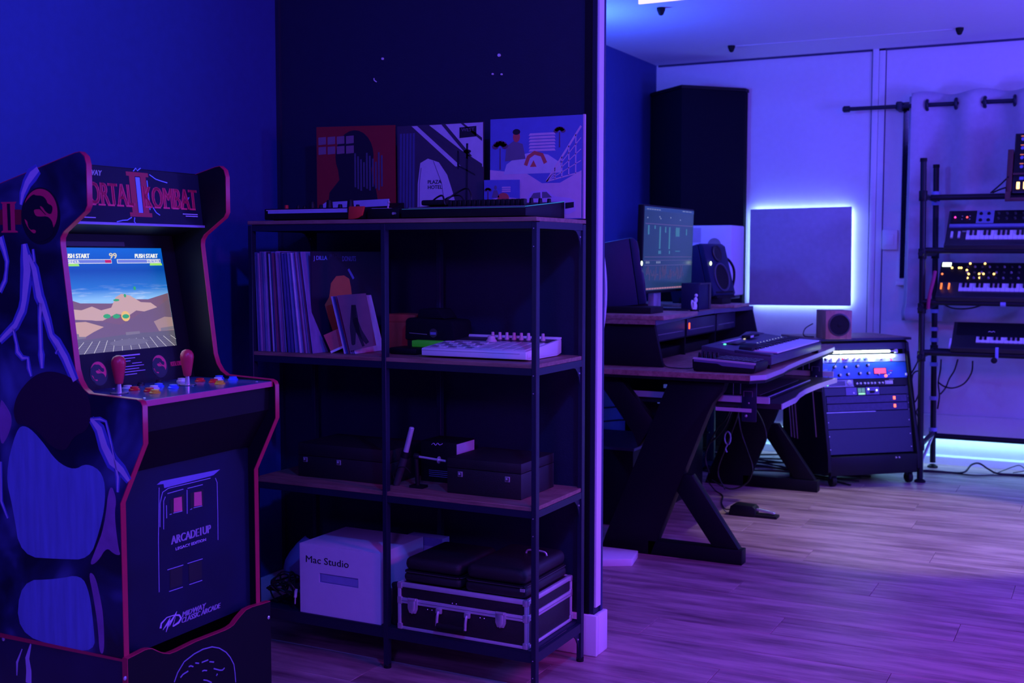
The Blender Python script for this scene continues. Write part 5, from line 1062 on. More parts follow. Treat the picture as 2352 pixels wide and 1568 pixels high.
part('stand_neck', MB().box(-.63, -.60, 2.57, 2.67, .985, 1.15).box(-.60, -.585, 2.59, 2.65, 1.10, 1.20), M_metal, t, world=True, bevel=.002)
part('stand_foot', MB().box(-.72, -.48, 2.50, 2.74, .9806, .988), M_plastic, t, world=True, bevel=.003)
# small things on the hutch
t = thing('small_black_speaker', 'small upright black box speaker beside the pale figurine', 'speaker', (-.45, 2.84, .98))
part('body', MB().box(-.52, -.425, 2.745, 2.925, .9806, 1.115), M_spk, t, bevel=.004, world=True)
part('front_edge', MB().box(-.425, -.420, 2.90, 2.925, .9806, 1.115).box(-.425, -.420, 2.745, 2.90, 1.108, 1.115), M_dark, t, world=True)
t = thing('figurine', 'small pale figurine with a curled handle on the hutch edge', 'figurine', (-.405, 2.60, .98))
part('torso', MB().sphere((-.40, 2.60, 1.005), .016, 12, (.8, .9, 1.5)).sphere((-.40, 2.615, 1.035), .013, 10, (.8, .9, 1.2)), M_wht, t, world=True, smooth=80)
part('head', MB().sphere((-.40, 2.622, 1.058), .009, 10), M_wht, t, world=True, smooth=80)
part('handle', MB().tube([(-.40, 2.588, 1.02), (-.40, 2.560, 1.035), (-.40, 2.555, 1.015), (-.40, 2.57, .995), (-.40, 2.588, .995)], .004, 6), M_wht, t, world=True, smooth=60)
part('base', MB().cyl((-.40, 2.60, .9806), (-.40, 2.60, .990), .022, n=16), M_rubber, t, world=True)
solo('black_puck', MB().lathe((-.43, 2.50, .9806), (0, 0, 1), [(.030, 0), (.030, .008), (.026, .012)], 18), M_rubber, 'flat black round puck beside the pale figurine', 'puck', smooth=40)
t = thing('headphones', 'black headphones hanging round the far end of the far studio monitor', 'headphones', (-.52, 3.40, 1.0))
part('headband', MB().tube([(-.50, 3.362, 1.23), (-.48, 3.40, 1.235), (-.455, 3.43, 1.19), (-.45, 3.435, 1.13), (-.46, 3.42, 1.07), (-.49, 3.375, 1.02)], .007, 8), M_rubber, t, world=True, smooth=60)
part('ear_pad', MB().cyl((-.50, 3.352, 1.03), (-.49, 3.375, 1.03), .030, n=16), M_rubber, t, world=True, smooth=40)
# ---------------------------------------------------------------- keyboards on the desk
def keys(t, x0, x1, ya, za, yb, zb_, yc, zc_, m_w, m_b, world=True, n=None, pitch=.0235, axis='x'):
    """white keys from edge a (front) to c (back), black keys b to c, laid out along x (or y)"""
    k = int((x1-x0)/pitch)
    for i in range(k):
        a = x0+i*pitch; b = a+pitch-.0012
        if axis == 'x': mb = MB().prism([(ya, za-.006), (yc, zc_-.006), (yc, zc_), (ya, za)], a, b, 'x')
        else: mb = MB().prism([(ya, za-.006), (yc, zc_-.006), (yc, zc_), (ya, za)], a, b, 'y')
        part('white_key', mb, m_w, t, world=world)
    pat = (1, 1, 0, 1, 1, 1, 0)
    for i in range(k-1):
        if pat[i % 7]:
            a = x0+(i+1)*pitch-.0065; b = a+.013
            pr = [(yb, zb_), (yc, zc_), (yc, zc_+.010), (yb, zb_+.009)]
            part('black_key', MB().prism(pr, a, b, 'x' if axis == 'x' else 'y'), m_b, t, world=world)
M_kw = mat('ivory_key', (0.78, 0.76, 0.82), .3, var=.03); M_kb = mat('ebony_key', (0.01, 0.01, 0.014), .3)
KB = thing('desk_keyboard', 'long black master keyboard lying across the desk front with keys to the right', 'keyboard', (0, 2.4, .78))
M_kbs = mat('blue_black_keyboard_shell', (0.06, 0.065, 0.10), .4)
def kz(x): return .866+(x+.14)*(.834-.866)/(.30)
part('body', MB().prism([(-.145, .7965), (.160, .7965), (.160, .828), (.155, .833), (.02, .842), (.0, kz(0)), (-.135, .868), (-.145, .862)], 1.925, 2.862, 'y'), M_kbs, KB, bevel=.002, world=True)
part('end_cheek', MB().prism([(.0, .842), (.158, .833), (.158, .842), (.0, kz(0)+.004)], 1.925, 1.965, 'y'), M_kbs, KB, bevel=.002, world=True)
part('end_cheek', MB().prism([(.0, .842), (.158, .833), (.158, .842), (.0, kz(0)+.004)], 2.845, 2.862, 'y'), M_kbs, KB, bevel=.002, world=True)
keys(KB, 2.04, 2.845, .155, .8425, .062, .8445, .012, .8495, M_kw, M_kb, axis='y')
part('rear_hump', MB().prism([(1.93, .860), (2.86, .860), (2.86, .868), (2.70, .885), (2.62, .888), (2.50, .872), (2.30, .872), (1.93, .866)], -.148, -.120, 'x'), M_kbs, KB, bevel=.003, world=True)
part('display', MB().box(-.11, -.045, 2.12, 2.26, .8635, .8665), mat('display_dark', (.01, .01, .02), .2), KB, world=True)
part('slim_strip', MB().box(-.125, -.112, 2.14, 2.42, .866, .869), M_lgrey, KB, world=True)
part('status_light', MB().sphere((-.088, 2.08, .8655), .007, 8, (1, 1.6, .4)), emis('green_light', (.10, .95, .55), 2.0), KB, world=True)
part('status_light', MB().sphere((-.10, 2.43, .8665), .006, 8, (1, 1.6, .4)), emis('cream_light', (.9, .75, .5), 1.0), KB, world=True)
for i in range(14):
    part('button_light', MB().sphere((-.022, 2.10+i*.054, kz(-.022)+.001), .0038, 8, (1, 1, .5)), emis('button_pale_glow', (.35, .40, .65), .9), KB, world=True)
part('wheel_hood', MB().prism([(2.00, .845), (2.01, .862), (2.03, .872), (2.07, .875), (2.10, .866), (2.12, .846)], -.005, .055, 'x'), M_plastic, KB, bevel=.003, world=True)
t = thing('phone_stand', 'small grey device lying on the rear of the desk keyboard', 'device', (-.09, 2.5, .87))
part('body', MB().box(-.118, -.075, 2.44, 2.60, .8705, .882), M_plastic, t, bevel=.004, world=True)
part('face', MB().box(-.075, -.073, 2.44, 2.49, .8715, .881), M_lgrey, t, world=True)
CT = thing('pad_controller', 'small black pad controller on the near corner of the desk', 'controller', (.02, 1.75, .78))
def cz_(x): return .836+(x+.105)*(.822-.836)/.263
part('body', MB().prism([(-.100, .781), (.150, .781), (.158, .800), (.158, .818), (.150, .8205), (-.098, .835), (-.108, .828), (-.106, .795)], 1.690, 1.885, 'y'), M_plastic, CT, bevel=.003, world=True)
part('rim', MB().prism([(-.104, .8345), (.156, .8200), (.157, .8155), (-.105, .8300)], 1.6885, 1.6935, 'y'), M_lgrey, CT, world=True)
part('rim', MB().prism([(-.104, .8352), (.156, .8207), (.157, .8222), (-.103, .8367)], 1.690, 1.700, 'y'), M_lgrey, CT, world=True)
part('front_plate', MB().prism([(-.100, .8292), (.154, .8150), (.150, .8005), (.02, .8065), (.0, .815), (-.100, .8200)], 1.6882, 1.6900, 'y'), mat('slate_blue_plastic', (0.14, 0.16, 0.30), .4), CT, world=True)
for i in range(8):
    for j in range(3):
        x = -.015+i*.0205; y = 1.715+j*.052
        part('pad', MB().prism([(x, cz_(x)), (x+.016, cz_(x+.016)), (x+.016, cz_(x+.016)+.004), (x, cz_(x)+.004)], y, y+.042, 'y'), M_dark, CT, world=True)
for i in range(4):
    for j in range(2):
        mb = MB(); knob(mb, -.088+i*.019, 1.73+j*.06, cz_(-.088+i*.019), .006, .020); part('knob', mb, M_plastic, CT, world=True, smooth=50)
for y in (1.70, 1.875): part('foot', MB().box(-.09, -.07, y-.008, y+.008, .7792, .7815).box(.12, .14, y-.008, y+.008, .7792, .7815), M_rubber, CT, world=True)
for y in (1.95, 2.84): part('foot', MB().box(-.13, -.10, y-.01, y+.01, .7792, .7970).box(.12, .15, y-.01, y+.01, .7792, .7970), M_rubber, KB, world=True)
solo('loose_cable', MB().tube([(-.31, 1.92, .782), (-.26, 1.80, .784), (-.22, 1.76, .783), (-.15, 1.76, .783), (-.112, 1.76, .79)], .0022, 6), M_cable, 'thin black cable lying on the desk left of the pad controller', 'cable', smooth=60)
t = thing('tray_keyboard', 'flat black computer keyboard on the pull out tray', 'keyboard', (.05, 2.1, .655))
part('body', MB().box(-.20, .165, 1.86, 2.62, .6550, .669), M_plastic, t, bevel=.003, world=True)
part('rim', MB().box(.160, .1665, 1.86, 2.62, .6675, .6702).box(-.10, .16, 1.8585, 1.8625, .6675, .6702), mat('rim_blue_grey', (.30, .32, .50), .3), t, world=True)
part('key_field', MB().box(-.15, .12, 1.90, 2.58, .669, .6715), M_dark, t, world=True)
# ---------------------------------------------------------------- under the desk
t = thing('pc_tower', 'tall black computer tower on the floor under the desk between the supports', 'computer', (-.65, 2.95, 0))
part('case', MB().box(-.80, -.515, 2.70, 3.12, .012, .40), M_black, t, bevel=.004, world=True)
part('foot', MB().box(-.79, -.76, 2.72, 3.10, 0, .012).box(-.555, -.525, 2.72, 3.10, 0, .012), M_rubber, t, world=True)
t = thing('drawer_box', 'low black cabinet on the floor under the near end of the desk', 'cabinet', (-.75, 2.3, 0))
part('body', MB().box(-1.15, -.52, 2.10, 2.60, 0, .355), M_black, t, bevel=.003, world=True)
part('top_plate', MB().box(-1.16, -.515, 2.095, 2.605, .3555, .368), mat('slate_top', (.06, .07, .13), .5), t, world=True)
t = thing('power_hub', 'black hub with blue lights fixed under the desk behind the near support', 'power hub', (-.40, 2.0, .62))
part('body', MB().box(-.52, -.28, 1.95, 2.05, .56, .73), M_rubber, t, bevel=.003, world=True)
part('plug', MB().box(-.345, -.330, 1.935, 1.9495, .605, .635).box(-.318, -.306, 1.935, 1.9495, .675, .69), mat('blue_plug', (.16, .20, .62), .4, emit=(.05, .07, .4), es=.5), t, world=True)
part('rail', MB().cyl((-.388, 1.94, .558), (-.352, 1.94, .515), .003, n=8), M_chrome, t, world=True)
t = thing('sustain_pedal', 'black sustain pedal with a metal lever on the floor before the desk', 'pedal', (-.13, 2.59, 0))
part('housing', MB().prism([(-.205, .002), (-.072, .002), (-.072, .040), (-.085, .052), (-.175, .056), (-.195, .045)], 2.560, 2.630, 'y'), M_plastic, t, bevel=.003, world=True)
part('base', MB().box(-.205, .03, 2.565, 2.625, 0, .014), M_rubber, t, bevel=.003, world=True)
part('lever', MB().prism([(-.080, .030), (.012, .018), (.018, .022), (.012, .027), (-.080, .040)], 2.583, 2.607, 'y'), M_chrome, t, bevel=.002, world=True)
solo('pedal_cable', MB().tube([(-.205, 2.60, .02), (-.25, 2.66, .006), (-.31, 2.80, .004), (-.36, 2.98, .004), (-.44, 3.10, .005), (-.50, 3.14, .05)], .003, 6), M_cable, 'thin cable curling from the sustain pedal back under the desk', 'cable', smooth=60)
for k, pts in enumerate([[(-.28, 3.0, .63), (-.31, 3.0, .50), (-.36, 3.0, .36), (-.44, 3.0, .27)], [(-.27, 3.02, .62), (-.29, 3.02, .45), (-.36, 3.02, .25), (-.40, 3.02, .12), (-.36, 3.02, .03)], [(-.26, 3.0, .60), (-.22, 3.0, .50), (-.17, 3.0, .42), (-.14, 3.0, .33), (-.16, 3.0, .26)],
                         [(-.25, 3.04, .62), (-.30, 3.04, .5), (-.29, 3.04, .36), (-.25, 3.04, .24), (-.22, 3.04, .15), (-.25, 3.04, .07), (-.34, 3.04, .03), (-.44, 3.04, .07)], [(-.30, 3.06, .62), (-.36, 3.06, .42), (-.42, 3.06, .34), (-.48, 3.06, .20), (-.46, 3.06, .10)]]):
    solo('hanging_cable', MB().tube(pts, .0042, 6), M_cable, ['black cable swinging left from the cable tray under the desk', 'black cable dropping straight to the floor under the desk', 'black cable bowed to the right under the desk', 'long black cable looping down to the foot bar under the desk', 'black cable falling left beside the computer tower'][k], 'cable', smooth=60)
t = thing('cable_coil', 'small pale coiled cable tie hanging among the under desk cables', 'cable', (-.33, 3.0, .3))
part('coil', MB().tube([(-.335+.016*math.cos(a), 2.97, .31+.034*math.sin(a)) for a in [math.radians(v) for v in range(0, 361, 30)]], .004, 6, smooth=False), mat('pale_blue_rubber', (.3, .32, .55), .5), t, world=True, smooth=60)
part('tail', MB().tube([(-.335, 2.97, .276), (-.345, 2.97, .255), (-.338, 2.97, .235)], .004, 6), MATS['pale_blue_rubber'], t, world=True, smooth=60)
rc = random.Random(4)
for k in range(9):
    y0 = 3.62+.08*k
    solo('floor_cable', MB().tube([(-1.0+.2*j+rc.uniform(-.03, .03), y0+.05*math.sin(j*1.7+k)+rc.uniform(-.03, .03), .007+.006*(k % 3)+.004*(j % 2)) for j in range(7)], .0055, 6), M_cable, 'black cable lying in the tangle on the floor behind the desk', 'cable', 'cables on the floor behind the desk', smooth=60)
solo('power_brick', MB().box(-.17, -.09, 3.62, 3.76, .0, .045), M_rubber, 'black power brick on the floor by the far desk foot', 'power adapter', bevel=.008)
for k, pts in enumerate([[(-1.26, 3.40, .36), (-1.0, 3.44, .39), (-.80, 3.46, .42), (-.72, 3.46, .50)], [(-1.26, 3.5, .27), (-1.05, 3.5, .29), (-.85, 3.5, .24), (-.60, 3.5, .25)], [(-.92, 3.48, .55), (-.90, 3.48, .44), (-.93, 3.48, .33), (-.80, 3.48, .42)], [(-.88, 3.47, .50), (-.86, 3.47, .40), (-.83, 3.47, .30), (-.80, 3.47, .22)]]):
    solo('wall_cable', MB().tube(pts, .005, 6), M_cable, ['black cable rising to the right across the corner wall below the desk', 'black cable sagging low across the corner wall below the desk', 'thin black cable folded over itself left under the desk', 'knotted black cable hanging left under the desk'][k], 'cable', smooth=60)
# white oval panels just past the partition end
t = thing('oval_screen', 'pale tall oval screen on a flat white base just behind the partition end', 'screen', (-.50, 1.5, 0))
def oval(cx, cz, a, b, y): return MB().prism(ell(cx, cz, a, b, 48), y, y+.022, 'y')
part('front_shell', oval(-.567, 1.235, .125, .58, 1.49), M_wht, t, world=True, bevel=.006)
part('rear_shell', oval(-.575, 1.10, .145, .36, 1.54), mat('pale_grey_shell', (.62, .60, .72), .5), t, world=True, bevel=.006)
part('pole', MB().cyl((-.55, 1.525, .02), (-.55, 1.525, .74), .014, n=14), M_wht, t, world=True)
bsp = [(-0.2708,1.458),(-0.3254,1.593),(-0.3752,1.389)]
part('base', MB().prism([(-.272, 1.455), (-.300, 1.595), (-.72, 1.595), (-.72, 1.36), (-.60, 1.30), (-.40, 1.38)], 0.0, .030, 'z'), M_wht, t, world=True, bevel=.003)
# ================================================================ ANGLED RACK CONSOLE (local: x right, y back, z up)
RK = thing('rack_console', 'black slanted rack console on castors between the desk and the keyboard stand', 'rack', (.50, 3.85, 0), math.radians(42))
LN = .2
def ry(z): return LN*(z-.08)
M_rk = mat('rack_black', (0.006, 0.007, 0.012), .5, spec=.28); M_rkb = mat('rack_blue_black', (0.016, 0.020, 0.05), .45)
ua, ub = -.560, -.030
sd = [(ry(.07)-.012, .165), (ry(.77)-.012, .77), (ry(.77)+.02, .785), (.50, .785), (.50, .06), (.02, .06), (-.02, .085)]
for nm, u0 in (('side_panel', ua-.02), ('side_panel', ub)):
    o = part(nm, MB().prism(sd, u0, u0+.02, 'x'), M_rk, RK, bevel=.002)
    part('edge_strip', MB().prism([(ry(.165)-.0135, .165), (ry(.77)-.0135, .77), (ry(.77)-.0125, .77), (ry(.165)-.0125, .165)], u0+.001, u0+.019, 'x'), M_rkb, o)
    if u0 < -.3:
        for k, (yy, z0, z1) in enumerate(((.055, .26, .62), (.27, .22, .58), (.305, .22, .60), (.34, .22, .60))):
            part('side_strip', MB().prism([(yy+LN*z0, z0), (yy+.008+LN*z0, z0), (yy+.008+LN*z1, z1), (yy+LN*z1, z1)], u0-.003, u0-.0005, 'x'), mat('pale_light_streak', (.7, .75, .8), .3), o)  # pale strips painted as the light streaks on the rack side
part('top_board', MB().box(ua-.03, ub+.03, ry(.77)-.02, .52, .7855, .800), M_deskwood, RK, bevel=.002)
part('top_rim', MB().box(ua-.03, ub+.03, ry(.77)-.023, ry(.77)-.0205, .786, .7995), M_rkb, RK)
part('base_box', MB().box(ua, ub, -.015, .50, .062, .165), M_rk, RK, bevel=.002)
part('back_panel', MB().box(ua, ub, .485, .498, .166, .785), M_rk, RK)
hd_ = part('header', MB().prism([(ry(.735)-.008, .735), (ry(.77)-.008, .77), (ry(.77)+.01, .775), (ry(.735)+.01, .735)], ua, ub, 'x'), M_rkb, RK)
for u, y in ((-.53, .02), (-.06, .02), (-.53, .47), (-.06, .47)):
    c = part('caster', MB().cyl((u-.014, y, .031), (u+.014, y, .031), .030, n=20), M_rubber, RK, bevel=.006)
    part('caster_fork', MB().box(u-.018, u+.018, y-.012, y+.012, .045, .0615), M_steel, c)
for u in (ua, ub-.014):
    r_ = part('rack_rail', MB().prism([(ry(.17), .17), (ry(.735), .735), (ry(.735)+.004, .735), (ry(.17)+.004, .17)], u, u+.014, 'x'), M_rkb, RK)
    for j in range(15):
        z = .19+j*.0355; part('rail_screw', MB().lathe((u+.007, ry(z), z), (0, -1, 0), [(.0025, 0), (.002, .0015), (.0005, .002)], 8), M_metal, r_)
RU_ = Vector((1, 0, 0)); RV_ = Vector((0, LN, 1)).normalized(); RN_ = RU_.cross(RV_)
RM_ = Matrix(((1, 0, 0, 0), (0, RV_.y, RN_.y, ry(0)), (0, RV_.z, RN_.z, 0), (0, 0, 0, 1)))
sc_ = math.hypot(1, LN)
def rb(mb, u0, u1, z0, z1, d0, d1):     # box on the slanted front, d towards the room
    return mb.box(u0, u1, z0*sc_, z1*sc_, d0, d1, RM_)
def rp_(u, z, d=0): return RM_ @ Vector((u, z*sc_, d))
def unit(name, lb, u0, u1, z0, z1, m, dep=.14, cat='audio gear'):
    t = thing(name, lb, cat, RK.location, RK.rotation_euler.z)
    mb = MB(); mb.prism([(ry(z0)+.004, z0+.002), (ry(z1)+.004, z1-.002), (ry(z1)+dep, z1-.002), (ry(z0)+dep, z0+.002)], max(u0, ua+.015), min(u1, ub-.015), 'x')
    part('chassis', mb, M_black, t); part('face_plate', rb(MB(), u0, u1, z0+.001, z1-.001, .0005, .004), m, t, bevel=.0008, seg=1)
    return t
def rkn(t, u, z, r, h, m, nm='knob', n=12):
    o = part(nm, MB().lathe(rp_(u, z, .004), RN_, [(r*1.1, 0), (r, h*.3), (r*.9, h)], n), m, t, smooth=50)
    part('knob_cap', MB().lathe(rp_(u, z, .004+h), RN_, [(r*.8, 0), (r*.6, .0012)], n), M_lgrey, o)
# LED tube
t = thing('rack_light', 'bright white tube light across the top of the slanted rack', 'light', RK.location, RK.rotation_euler.z)
part('tube', MB().cyl(rp_(ua+.004, .722, .010), rp_(-.135, .722, .010), .0065, n=12), emis('tube_white_green', (.80, 1.0, .80), 9), t, smooth=50)
part('holder', MB().cyl(rp_(-.133, .722, .010), rp_(-.09, .722, .010), .004, n=10).box(-.10, -.085, .712*sc_, .732*sc_, 0, .014, RM_), M_lgrey, t, smooth=50)
lo = lamp('rack_tube_glow', 'AREA', (0, 0, 0), (0, 0, -1), 0.9, (.75, .95, 1.0), .45, .01)
W4 = Matrix.Translation(RK.location) @ RK.rotation_euler.to_matrix().to_4x4()
pa = W4 @ rp_(-.33, .716, .022); pb = W4 @ rp_(-.33, .60, .004)
lo.location = pa; dirv = (pb-pa).normalized(); xax = (W4.to_3x3() @ Vector((1, 0, 0))).normalized(); zax = -dirv; yax = zax.cross(xax).normalized(); xax = yax.cross(zax)
lo.rotation_euler = Matrix((xax, yax, zax)).transposed().to_euler()
# knob strip under the tube
t = unit('preamp_strip', 'pale rack strip crowded with knobs right under the tube light', ua+.002, ub-.004, .665, .708, mat('pale_blue_panel', (.34, .42, .62), .4))
for i, (u, c) in enumerate(((-.532, 'k'), (-.505, 'w'), (-.455, 'w'), (-.425, 'r'), (-.404, 'w'), (-.363, 'w'), (-.330, 'w'), (-.290, 'g'))):
    rkn(t, u, .686, .010 if c in 'wg' else .008, .016, {'k': M_plastic, 'w': M_wht, 'r': mat('red_knob', (.6, .02, .04), .4), 'g': mat('teal_knob', (.10, .25, .30), .4)}[c])
part('white_label', rb(MB(), -.268, -.232, .668, .704, .004, .006), M_wht, t); part('white_label', rb(MB(), -.492, -.470, .668, .704, .004, .006), M_wht, t)
for i in range(11): part('led_dot', rb(MB(), -.222+i*.0075, -.217+i*.0075, .697, .702, .004, .0055), emis('meter_dot', (.8, .9, 1.0), 1.2), t)
part('scale_print', rb(MB(), -.220, -.160, .674, .690, .004, .0045), M_grey, t)
rkn(t, -.19, .682, .006, .010, M_wht)
for u, z, m in ((-.13, .688, emis('warm_white_dot', (1, .8, .9), 1.5)), (-.125, .674, emis('pink_dot', (.9, .05, .35), 1.5)), (-.105, .69, M_wht), (-.112, .702, M_wht)): part('indicator', rb(MB(), u-.006, u+.006, z-.004, z+.004, .004, .0065), m, t)
# blue unit
t = unit('blue_compressor', 'saturated blue rack unit with two rows of knobs and a red lit meter', ua+.002, ub-.004, .575, .664, mat('saturated_blue_panel', (.02, .14, .52), .35, var=.06))
for u, z in ((-.4823, .6426), (-.4156, .6411), (-.3427, .6441), (-.2767, .6480), (-.4545, .5971), (-.4033, .6006), (-.3304, .6035), (-.2762, .6046)): rkn(t, u, z, .0085, .014, M_plastic)
rkn(t, -.2118, .5965, .006, .008, M_dark)
mt = part('meter', rb(MB(), -.2420, -.1620, .5975, .6330, .004, .007), M_plastic, t, bevel=.001)
part('meter_glass', rb(MB(), -.2386, -.1655, .6010, .6298, .007, .0075), mat('red_meter_glow', (.3, .02, .05), .3, emit=(1.0, .08, .16), es=1.3), mt)
part('red_lamp', MB().sphere(rp_(-.168, .588, .006), .0085, 10), emis('red_lamp_glow', (1.0, .12, .12), 3.0), t)
for u, z in ((-.148, .594), (-.136, .602), (-.512, .596)): part('silver_switch', MB().sphere(rp_(u, z, .006), .0045, 8), M_chrome, t)
part('script_print', rb(MB(), -.150, -.122, .613, .617, .004, .0045), mat('print_bright_red', (.7, .02, .05), .4), t)
for i in range(2): part('script_print', rb(MB(), -.545, -.525, .615+.012*i, .617+.012*i, .004, .0045), M_lgrey, t)
part('handle_end', rb(MB(), -.046, -.036, .585, .600, .004, .014), M_metal, t, bevel=.002)
# grey display unit + black knob strip
t = unit('display_unit', 'violet grey half width unit with a dark display and round dial in the rack', ua+.002, -.372, .533, .574, mat('violet_grey_panel', (.30, .29, .42), .35))
part('display', rb(MB(), -.520, -.425, .541, .566, .004, .0065), mat('display_dark', (.01, .01, .02), .2), t)
part('dial', MB().lathe(rp_(-.398, .556, .004), RN_, [(.015, 0), (.014, .006), (.010, .008), (.001, .0085)], 18), M_lgrey, t, smooth=50)
part('green_led', MB().sphere(rp_(-.532, .545, .006), .004, 8), emis('green_led', (.15, .9, .08), 2.5), t)
part('lower_lip', rb(MB(), ua+.002, -.372, .5325, .538, .004, .010), mat('violet_grey_panel', (.30, .29, .42), .35), t, bevel=.001)
t = unit('black_knob_strip', 'slim black mixer strip with a row of small silver knobs in the rack', -.370, ub-.004, .533, .574, M_plastic)
for i, u in enumerate((-.352, -.330, -.304, -.284, -.262, -.242, -.214, -.192)): rkn(t, u, .550, .006, .008, M_chrome)
for i in range(5): part('white_fader', rb(MB(), -.175+i*.010, -.169+i*.010, .543, .562, .004, .007), M_wht, t)
part('label_print', rb(MB(), -.15, -.12, .566, .570, .004, .0045), M_grey, t)
# small units row
t = unit('small_blue_unit', 'plain dark blue small unit at the left of the small units row', ua+.002, -.425, .487, .531, M_rkb)
t = unit('small_violet_unit', 'violet small unit with one silver jack in the small units row', -.423, -.355, .487, .531, mat('violet_panel', (.16, .14, .32), .4)); part('jack', MB().lathe(rp_(-.376, .500, .004), RN_, [(.004, 0), (.004, .003), (.002, .003)], 10), M_chrome, t)
t = unit('green_meter_unit', 'small unit with two green lit meters in the rack', -.353, -.300, .485, .531, mat('meter_frame', (.03, .04, .04), .4))
for u in (-.348, -.325): part('green_meter', rb(MB(), u, u+.019, .502, .525, .004, .006), mat('green_meter_glow', (.05, .12, .05), .3, emit=(.12, .35, .16), es=.7), t)
part('green_bar', rb(MB(), -.346, -.306, .490, .499, .004, .006), emis('mint_glow', (.30, .8, .40), 1.2), t)
t = unit('dial_unit', 'small violet unit with a black pointer dial between two white lights', -.298, -.215, .487, .531, mat('violet_panel', (.16, .14, .32), .4))
part('pointer_dial', rb(MB(), -.275, -.250, .497, .509, .004, .016), M_rubber, t, bevel=.003)
for u, z in ((-.283, .518), (-.232, .511)): part('white_light', MB().sphere(rp_(u, z, .005), .0055, 8), emis('pale_light', (.75, .85, 1), 2.0), t)
t = unit('small_blank_unit', 'plain dark small unit at the right of the small units row', -.213, ub-.004, .487, .531, M_rkb)
for lb, z0, z1, zl in (('upper of two violet black power units with an orange red rocker light', .445, .485, .467), ('lower of two violet black power units with an orange red rocker light', .402, .443, .424)):
    t = unit('power_unit', lb, ua+.016, ub-.018, z0, z1, mat('speckled_violet_panel', (.045, .04, .11), .5, var=.5, scale=60))
    part('rocker_light', rb(MB(), -.134, -.120, zl-.009, zl+.009, .004, .007), mat('rocker_orange', (.3, .03, .02), .4, emit=(1.0, .13, .06), es=2.6), t, bevel=.003)
t = unit('blank_panel', 'tall blank dark blue panel, lower of two at the bottom of the rack', ua+.003, ub-.005, .172, .306, M_rkb, dep=.02)
for u in (-.545, -.045):
    for z in (.20, .27): part('screw', MB().lathe(rp_(u, z, .004), RN_, [(.004, 0), (.003, .002), (.001, .0025)], 10), M_chrome, t)
t = unit('blank_panel', 'blank dark blue panel, upper of two under the power units', ua+.003, ub-.005, .308, .400, M_rkb, dep=.02)
for u in (-.545, -.045): part('screw', MB().lathe(rp_(u, .345, .004), RN_, [(.004, 0), (.003, .002), (.001, .0025)], 10), M_chrome, t)
part('silver_lip', rb(MB(), ua+.003, -.25, .396, .399, .004, .0065), M_metal, t)
for u in (-.165, -.145): part('toe_latch', MB().sphere((u, -.018, .150), .006, 8), M_chrome, RK)
# orange speaker on the rack top
t = thing('orange_speaker', 'small orange wood speaker with one round black driver on the rack top', 'speaker', (-.02+.165, 4.115, .8006), math.radians(31))
SPK = [(0.03545,3.531),(0.1636,3.599)]
t.location = (SPK[0][0], SPK[0][1], .8006)
part('cabinet', MB().box(0, .145, 0, .16, 0, .155), M_orangewood, t, bevel=.002)
rg = part('driver_ring', MB().lathe((.075, -.001, .078), (0, -1, 0), [(.062, 0), (.062, .004), (.054, .006), (.052, .001)], 30), M_dark, t, smooth=50)
part('driver_cone', MB().lathe((.075, -.001, .078), (0, -1, 0), [(.052, .003), (.046, .0045), (.042, .002), (.016, .0005), (.014, .003), (.001, .0045)], 30), M_rubber, rg, smooth=50)
sloc = t.location.copy()
solo('speaker_cable', MB().tube([(sloc.x-.085, sloc.y+.07, .88), (sloc.x-.13, sloc.y+.08, .85), (sloc.x-.135, sloc.y+.08, .81), (sloc.x-.09, sloc.y+.12, .803)], .003, 6), M_cable, 'thin black cable curving from the back of the orange speaker', 'cable', smooth=60)
solo('front_cable', MB().tube([tuple(W4 @ rp_(*q)) for q in [(-0.4611,0.7272),(-0.4724,0.692),(-0.5083,0.6503),(-0.5434,0.6158),(-0.5673,0.5859)] and [(-.455, .735, .02), (-.462, .70, .03), (-.492, .65, .03), (-.525, .60, .03), (-.548, .575, .02)]], .0022, 6), M_cable, 'thin black cable crossing the left side of the lit rack units', 'cable', smooth=60)
# ================================================================ KEYBOARD STAND
M_std = mat('stand_black', (0.005, 0.006, 0.016), .45, spec=.35)
ST = thing('keyboard_stand', 'black four tier tubular keyboard stand in front of the curtain', 'keyboard stand', (.9, 4.1, 0))
def pole(nm, p0, p1, r=.0165, **k): return part(nm, MB().cyl(p0, p1, r, n=18), M_std, ST, world=True, smooth=40, **k)
for xa, xb in ((.497, .473), (1.64, 1.64)):
    pf = pole('upright', (xa, 3.87, .02), (xb, 3.87, 1.765)); pr = pole('upright', (xa, 4.38, .03), (xb, 4.38, 1.765))
    part('end_cap', MB().cyl((xb, 3.87, 1.766), (xb, 3.87, 1.785), .019, n=18), M_rubber, pf, world=True, smooth=40)
    part('end_cap', MB().cyl((xb, 4.38, 1.766), (xb, 4.38, 1.785), .019, n=18), M_rubber, pr, world=True, smooth=40)
    for q, pp, x_ in ((3.87, pf, xa), (4.38, pr, xa)): part('foot_pad', MB().lathe((x_, q, 0), (0, 0, 1), [(.030, 0), (.030, .008), (.012, .020)], 18), M_rubber, pp, world=True, smooth=40)
    for z in (1.58, 1.265, .965, .700, .205):
        x_ = xa+(xb-xa)*z/1.765
        s_ = part('side_arm', MB().cyl((x_, 3.80 if z not in (.205, 1.58) else 3.87, z-.0), (x_, 4.40, z), .0145, n=14), M_std, ST, world=True, smooth=40)
        for q in (3.87, 4.38): part('clamp', MB().cyl((x_, q, z-.028), (x_, q, z+.028), .0225, n=16), M_plastic, s_, world=True, smooth=40, bevel=.002)
    part('brace', MB().cyl((xa, 3.90, .10), (xa, 4.36, .20), .009, n=10), M_metal, ST, world=True, smooth=40)
